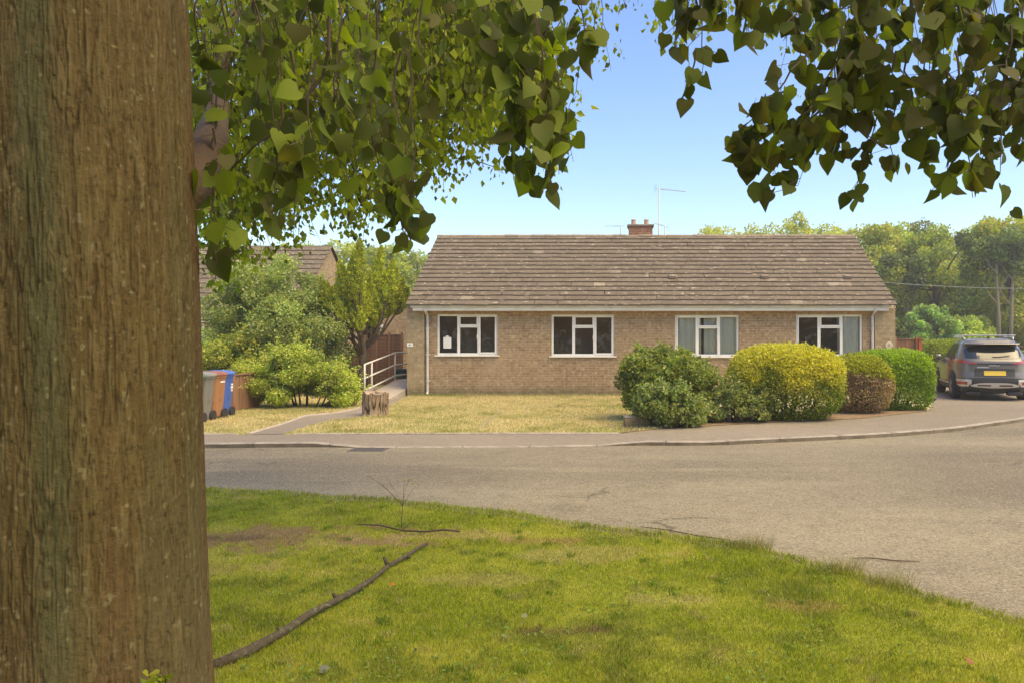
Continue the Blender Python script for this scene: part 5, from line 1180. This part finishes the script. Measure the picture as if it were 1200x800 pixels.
# far, bright layer
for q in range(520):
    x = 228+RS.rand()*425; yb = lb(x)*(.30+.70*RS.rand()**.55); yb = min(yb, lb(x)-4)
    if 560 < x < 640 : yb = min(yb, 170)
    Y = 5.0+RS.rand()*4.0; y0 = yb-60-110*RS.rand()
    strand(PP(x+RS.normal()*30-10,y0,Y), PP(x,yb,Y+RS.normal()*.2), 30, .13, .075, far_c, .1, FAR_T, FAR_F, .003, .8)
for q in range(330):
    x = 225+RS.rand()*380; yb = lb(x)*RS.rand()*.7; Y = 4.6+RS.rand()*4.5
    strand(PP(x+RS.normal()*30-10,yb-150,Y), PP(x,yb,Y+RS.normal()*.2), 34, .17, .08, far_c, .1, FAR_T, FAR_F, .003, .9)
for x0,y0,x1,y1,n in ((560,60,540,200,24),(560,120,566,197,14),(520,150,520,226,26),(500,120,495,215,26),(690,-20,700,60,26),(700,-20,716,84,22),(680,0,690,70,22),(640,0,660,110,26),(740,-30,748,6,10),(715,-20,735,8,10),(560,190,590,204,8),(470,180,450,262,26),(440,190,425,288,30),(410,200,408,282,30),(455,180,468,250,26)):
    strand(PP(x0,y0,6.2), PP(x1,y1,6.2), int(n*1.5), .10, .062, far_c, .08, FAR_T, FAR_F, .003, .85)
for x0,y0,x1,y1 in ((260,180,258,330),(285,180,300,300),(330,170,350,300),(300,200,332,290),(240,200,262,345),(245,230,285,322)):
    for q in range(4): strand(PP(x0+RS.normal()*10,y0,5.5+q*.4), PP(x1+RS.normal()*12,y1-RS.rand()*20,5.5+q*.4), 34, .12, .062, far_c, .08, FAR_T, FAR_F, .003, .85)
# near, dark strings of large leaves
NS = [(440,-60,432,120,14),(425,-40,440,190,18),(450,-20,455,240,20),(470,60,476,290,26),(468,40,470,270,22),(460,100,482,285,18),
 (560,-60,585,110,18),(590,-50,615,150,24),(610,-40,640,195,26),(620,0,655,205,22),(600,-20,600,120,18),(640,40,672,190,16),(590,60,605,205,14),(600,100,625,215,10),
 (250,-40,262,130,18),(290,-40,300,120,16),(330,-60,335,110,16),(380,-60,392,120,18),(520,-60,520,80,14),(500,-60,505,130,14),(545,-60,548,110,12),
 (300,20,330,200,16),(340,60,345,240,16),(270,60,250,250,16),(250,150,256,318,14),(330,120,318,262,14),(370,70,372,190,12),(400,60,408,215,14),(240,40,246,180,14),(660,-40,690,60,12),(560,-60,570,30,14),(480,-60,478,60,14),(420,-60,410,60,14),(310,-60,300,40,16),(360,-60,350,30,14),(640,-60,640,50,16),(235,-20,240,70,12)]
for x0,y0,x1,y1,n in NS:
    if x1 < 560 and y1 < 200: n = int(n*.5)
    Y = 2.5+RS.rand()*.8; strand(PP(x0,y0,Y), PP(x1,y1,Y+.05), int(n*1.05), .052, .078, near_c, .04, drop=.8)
# a visible brown twig
tw.tube([T(P(*q)) for q in ((392,-40,3.0),(386,20,3.0),(385,60,3.0),(378,90,3.05),(355,120,3.05),(330,150,3.1),(300,170,3.1),(265,205,3.2))], [.009,.008,.007,.006,.006,.005,.004,.003], 6)
# right-hand hanging canopy
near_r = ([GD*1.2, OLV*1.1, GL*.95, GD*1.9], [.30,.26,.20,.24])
RSs = [(800,-60,786,62,9),(812,-60,806,30,8),(825,-40,822,95,5),(815,60,806,112,4),(850,-70,845,25,12),(880,-60,875,40,12),(905,-60,905,30,12),(835,-70,832,10,10),(790,-60,790,30,8),
 (960,-60,945,110,22),(985,-60,970,140,22),(950,60,865,178,20),(930,100,852,170,14),(985,70,905,205,22),(960,120,885,190,14),(1000,60,935,218,18),(970,120,925,165,16),
 (1010,-60,1000,110,20),(1030,40,965,190,16),(1060,-60,1040,130,18),(1050,60,1003,225,16),(1060,90,1042,205,14),(1080,-60,1080,120,20),(1100,0,1085,190,20),(1100,60,1105,222,18),(1120,60,1118,175,16),
 (1130,-60,1135,110,20),(1150,30,1146,215,20),(1150,90,1140,232,12),(1175,-60,1175,110,18),(1185,30,1172,205,12),(1200,40,1196,190,14),(1210,-60,1190,130,16),(1225,20,1205,165,14),(1250,0,1240,180,14),
 (1000,-70,1010,40,16),(1040,-70,1050,30,16),(1090,-70,1100,40,18),(1140,-70,1150,30,18),(1180,-70,1190,30,18),(940,-70,930,40,16),(965,-70,975,50,16),(1025,-70,1020,60,14),(1120,-60,1110,60,16),(1165,-60,1160,60,16),(915,-70,940,80,12),(1020,80,990,150,16),(1060,60,1080,160,16),(1100,60,1130,150,16),(1010,40,1040,130,12),(1190,60,1180,130,10)]
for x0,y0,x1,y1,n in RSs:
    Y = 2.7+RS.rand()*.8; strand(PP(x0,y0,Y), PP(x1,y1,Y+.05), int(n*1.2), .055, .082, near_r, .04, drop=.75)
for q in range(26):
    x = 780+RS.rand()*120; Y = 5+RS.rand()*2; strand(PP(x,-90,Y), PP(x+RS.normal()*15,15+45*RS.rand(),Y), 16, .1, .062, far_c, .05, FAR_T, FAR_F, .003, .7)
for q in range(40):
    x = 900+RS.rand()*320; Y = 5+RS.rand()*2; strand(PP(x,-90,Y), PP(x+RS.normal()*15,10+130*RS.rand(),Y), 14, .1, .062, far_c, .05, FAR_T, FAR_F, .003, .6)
# twigs that reach up from the frame's top into the limbs
for x, Y in ((440,3.0),(600,3.1),(960,3.2),(1050,3.2),(1150,3.2),(850,3.3),(330,3.1)):
    p = P(x,-60,Y); tw.tube([T(p), T(p+Vector((random.uniform(-.1,.1),.05,.35))), T((p.x-.2, 3.3, 3.72))], [.006,.009,.012], 6)
# upper crown, out of frame
bl = []
for k in range(26): 
    a = RS.rand()*6.28; r = 2.6*RS.rand(); bl.append(((math.cos(a)*r-.5, math.sin(a)*r, 6.8+2.6*RS.rand()), .9, 1+.15*RS.normal()))
LV.append(crown_leaves(bl, 5000, .1, GL, GB, .3, T=FAR_T, Fc=FAR_F))
vsplit = LV; FARL = [l for l in LV if l[1].shape[1] == 3]; NEARL = [l for l in LV if l[1].shape[1] == 4]
LV = FARL; flush('crown', tree); LV = NEARL; flush('hanging_leaves', tree)
tw.build('twigs', M['twig'], tree)

# epicormic shoot at the foot of the trunk
def sprout(name, label, cat, loc_, n, h, size, c, spread):
    r = empty(name, loc_, 0, label, cat); m_ = MB(); pos = []; ds = []
    for k in range(max(3,n//5)):
        e = Vector((RS.normal()*spread, RS.normal()*spread*.6, h*(.5+.6*RS.rand()))); m_.tube([(0,0,-.02), (e.x*.4,e.y*.4,e.z*.6), e], [.003,.002,.001], 4)
        for q in range(5): t_ = .35+.65*RS.rand(); pos.append((e.x*t_+RS.normal()*.008, e.y*t_, e.z*t_)); ds.append((RS.normal(), RS.normal(), .3))
    m_.tube([(-.004,0,-.021),(.004,0,-.021)], .004, 5); m_.build('stems', M['twig'], r); V, Fs, C = leaves_geo(np.array(pos), np.array(ds), rnd(len(pos))+np.array([0,-.3,1]), size*(.6+.6*RS.rand(len(pos))), colvar(len(pos), c), NEAR_T, NEAR_F); npmesh('leaves', V, Fs, M['leafnear'], C, r); return r
sprout('leafy_shoot', 'small fresh green shoot at the foot of the thick trunk', 'shoot', tuple(P(196,803,2.04)), 9, .045, .022, (.20,.24,.03), .025)

# ---------------------------------------------------------------- sticks and small things on the verge
M['stickbark'] = mat('lichened_stick', (.085,.062,.034), rough=.9, noise=[(18,(.075,.055,.03),.4,.6),(30,(.15,.15,.075),.55,.7)], bump=[(30,.8,.02),(90,.8,.006)])
st = [(248,787,3.62,.035),(290,770,3.78,.033),(330,747,4.02,.030),(362,726,4.28,.027),(395,707,4.52,.025),(420,693,4.74,.022),(438,680,4.95,.020),(455,667,5.2,.018),(476,656,5.45,.016),(490,646,5.65,.015),(501,639,5.8,.014)]
pts = [P(a,b,Y) for a,b,Y,r in st]
root = empty('fallen_branch', (pts[0].x, pts[0].y, 0), 0, 'long bare knobbly branch lying on the grass right of the trunk', 'branch')
o = Vector(root.location); pts = [Vector((p.x+random.gauss(0,.006), p.y, max(p.z, .03)+random.gauss(0,.005)))-o for p in pts]
mb = MB(); mb.tube(pts, [.78*r*(1+.15*random.uniform(-1,1)) for *_, r in st], 12); mb.build('stick', M['stickbark'], root, smooth=True)
mb = MB()
for k, d_ in ((4,(-.03,0,.035)),(7,(-.03,-.0,.06)),(8,(.025,0,-.02)),(2,(-.02,0,.03))):
    mb = MB(); mb.tube([pts[k], pts[k]+Vector(d_)], [.019,.009], 8); mb.build('knot', M['stickbark'], root, smooth=True)
root = empty('fallen_twig', tuple(G(418,619)), 0, 'thin straight dark twig lying across the bare patch of grass', 'twig')
o = Vector(root.location); q = [G(418,618.5), G(445,621), G(472,625), G(500,627), G(520,626.5), G(539,626)]
mb = MB(); mb.tube([p-o+Vector((0,0,.035+.01*math.sin(i*2))) for i, p in enumerate(q)], [.004,.006,.008,.008,.009,.009], 8); mb.build('stem', M['twig'], root, smooth=True)
mb = MB(); mb.tube([q[2]-o+Vector((0,0,.035)), q[2]-o+Vector((.06,.02,.09)), q[2]-o+Vector((.12,.05,.06))], .003, 5); mb.build('side_twig', M['twig'], root)
# tall thin weed
p = G(470,622); wr = empty('tall_weed', tuple(p), 0, 'tall thin weed with pale seed heads standing in front of the road', 'weed')
mb = MB(); e = P(474,562,p.y)-p; mb.tube([(0,0,0),(.01,0,e.z*.4),(e.x*.8,0,e.z*.8),e], [.004,.003,.002,.001], 5)
for k,(a,b) in enumerate(((430,556),(446,566),(480,560),(490,566),(455,562))):
    h = P(a,b,p.y)-p; mb.tube([(e.x*.5,0,e.z*.5),(h.x*.6,0,h.z*.85),h], .0012, 4)
mb.build('stem', M['twig'], wr)
mb = MB(); M['seed'] = mat('seed_head', (.42,.38,.16), rough=.8)
for a,b in ((432,557),(447,567),(481,561),(491,567),(474,562),(484,566)):
    h = P(a,b,p.y)-p; mb.tube([h+Vector((-.012,0,-.006)), h, h+Vector((.014,0,.012))], [.002,.006,.002], 6)
mb.build('seed_head', M['seed'], wr)
# kerb-side tufts along the road edge of the verge
for (x,y,lab) in ((880,640,'dry straw coloured grass tuft leaning over the road edge, nearest the pale stones'),(985,668,'dry grass tuft by the dark stick at the road edge'),(1040,684,'thin dry grass tuft furthest right on the verge edge')):
    p = G(x,y); n = 420; xx = p.x+np.clip(RS.normal(size=n),-1.6,1.6)*.09; yy = p.y+np.clip(RS.normal(size=n),-1.6,1.6)*.05
    o = None; a = RS.rand(n)*6.28; h = .06+.10*RS.rand(n); s = np.stack([np.cos(a),np.sin(a),0*a],1)*.0018; base = np.stack([xx-p.x,yy-p.y,np.zeros(n)-.03],1); b = RS.rand(n)*6.28
    tip = base+np.stack([np.cos(b)*.5,np.sin(b)*.5,np.ones(n)],1)*h[:,None]; V = np.stack([base-s,base+s,tip],1).reshape(-1,3); Fs = np.arange(n)[:,None]*3+np.arange(3)[None,:]
    c = colvar(n,(.36,.30,.13),.2,(.2,.22,.05),.3); ob = npmesh('grass_tuft', V, Fs, M['grass'], np.repeat(c,3,axis=0)); ob.location = p; tag(ob, lab, 'grass tuft', 'grass tufts at the road edge')
# dark sticks on the road edge
for (a,b,c_,d_,lab) in ((998,655,1078,659,'dark thin stick on the road near the verge, right'),(750,618,856,634,'flat dark kerb sliver of twigs along the verge edge, centre')):
    p = G(a,b,-.07); q = G(c_,d_,-.07); r = (q-p); mb = MB(); mb.tube([(0,0,.012), r*.3+Vector((0,.02,.014)), r*.65+Vector((0,-.015,.012)), r+Vector((0,0,.012))], [.003,.005,.006,.003], 6)
    ob = mb.build('fallen_twig', M['twig']); ob.location = p; tag(ob, lab, 'twig', 'twigs on the road edge')
# fallen leaves on the verge
mleaf = mat('dead_leaf', (.40,.27,.13), rough=.8)
for (x,y,s,lab,c) in ((375,792,.045,'pale grey curled leaf at the bottom edge near the branch foot',(.26,.27,.20)),(458,690,.03,'small orange leaf on the grass right of the branch knot',(.55,.22,.05)),(1134,783,.04,'reddish brown leaf in the grass, bottom right',(.42,.2,.10)),(612,728,.03,'whitish leaf standing upright in the grass left of the dark bare spot',(.34,.32,.25))):
    p = G(x,y); V, Fs, C = leaves_geo(np.array([[0,0,.0]]), np.array([[1,.3,.15]]), np.array([[0,-.5,1.0]]), np.array([s]), np.array([c]), NEAR_T, NEAR_F)
    ob = npmesh('fallen_leaf', V, Fs, M['leafnear'], C); ob.location = p+Vector((0,0,.03)); tag(ob, lab, 'leaf', 'fallen leaves on the verge')

# ---------------------------------------------------------------- thin warm air
hm = bpy.data.materials.new('thin_haze'); hm.use_nodes = True; hn = hm.node_tree
for x_ in list(hn.nodes):
    if x_.type == 'BSDF_PRINCIPLED': hn.nodes.remove(x_)
pv = hn.nodes.new('ShaderNodeVolumePrincipled'); pv.inputs['Color'].default_value = (.97,.95,.90,1); pv.inputs['Density'].default_value = .0017; pv.inputs['Anisotropy'].default_value = .2
hn.links.new(pv.outputs[0], hn.nodes['Material Output'].inputs['Volume'])
mb = MB(); mb.box((-905,-905,-1.3),(905,1505,18)); tag(mb.build('haze', hm), 'thin pale air softening the distant trees', 'haze', kind='stuff')
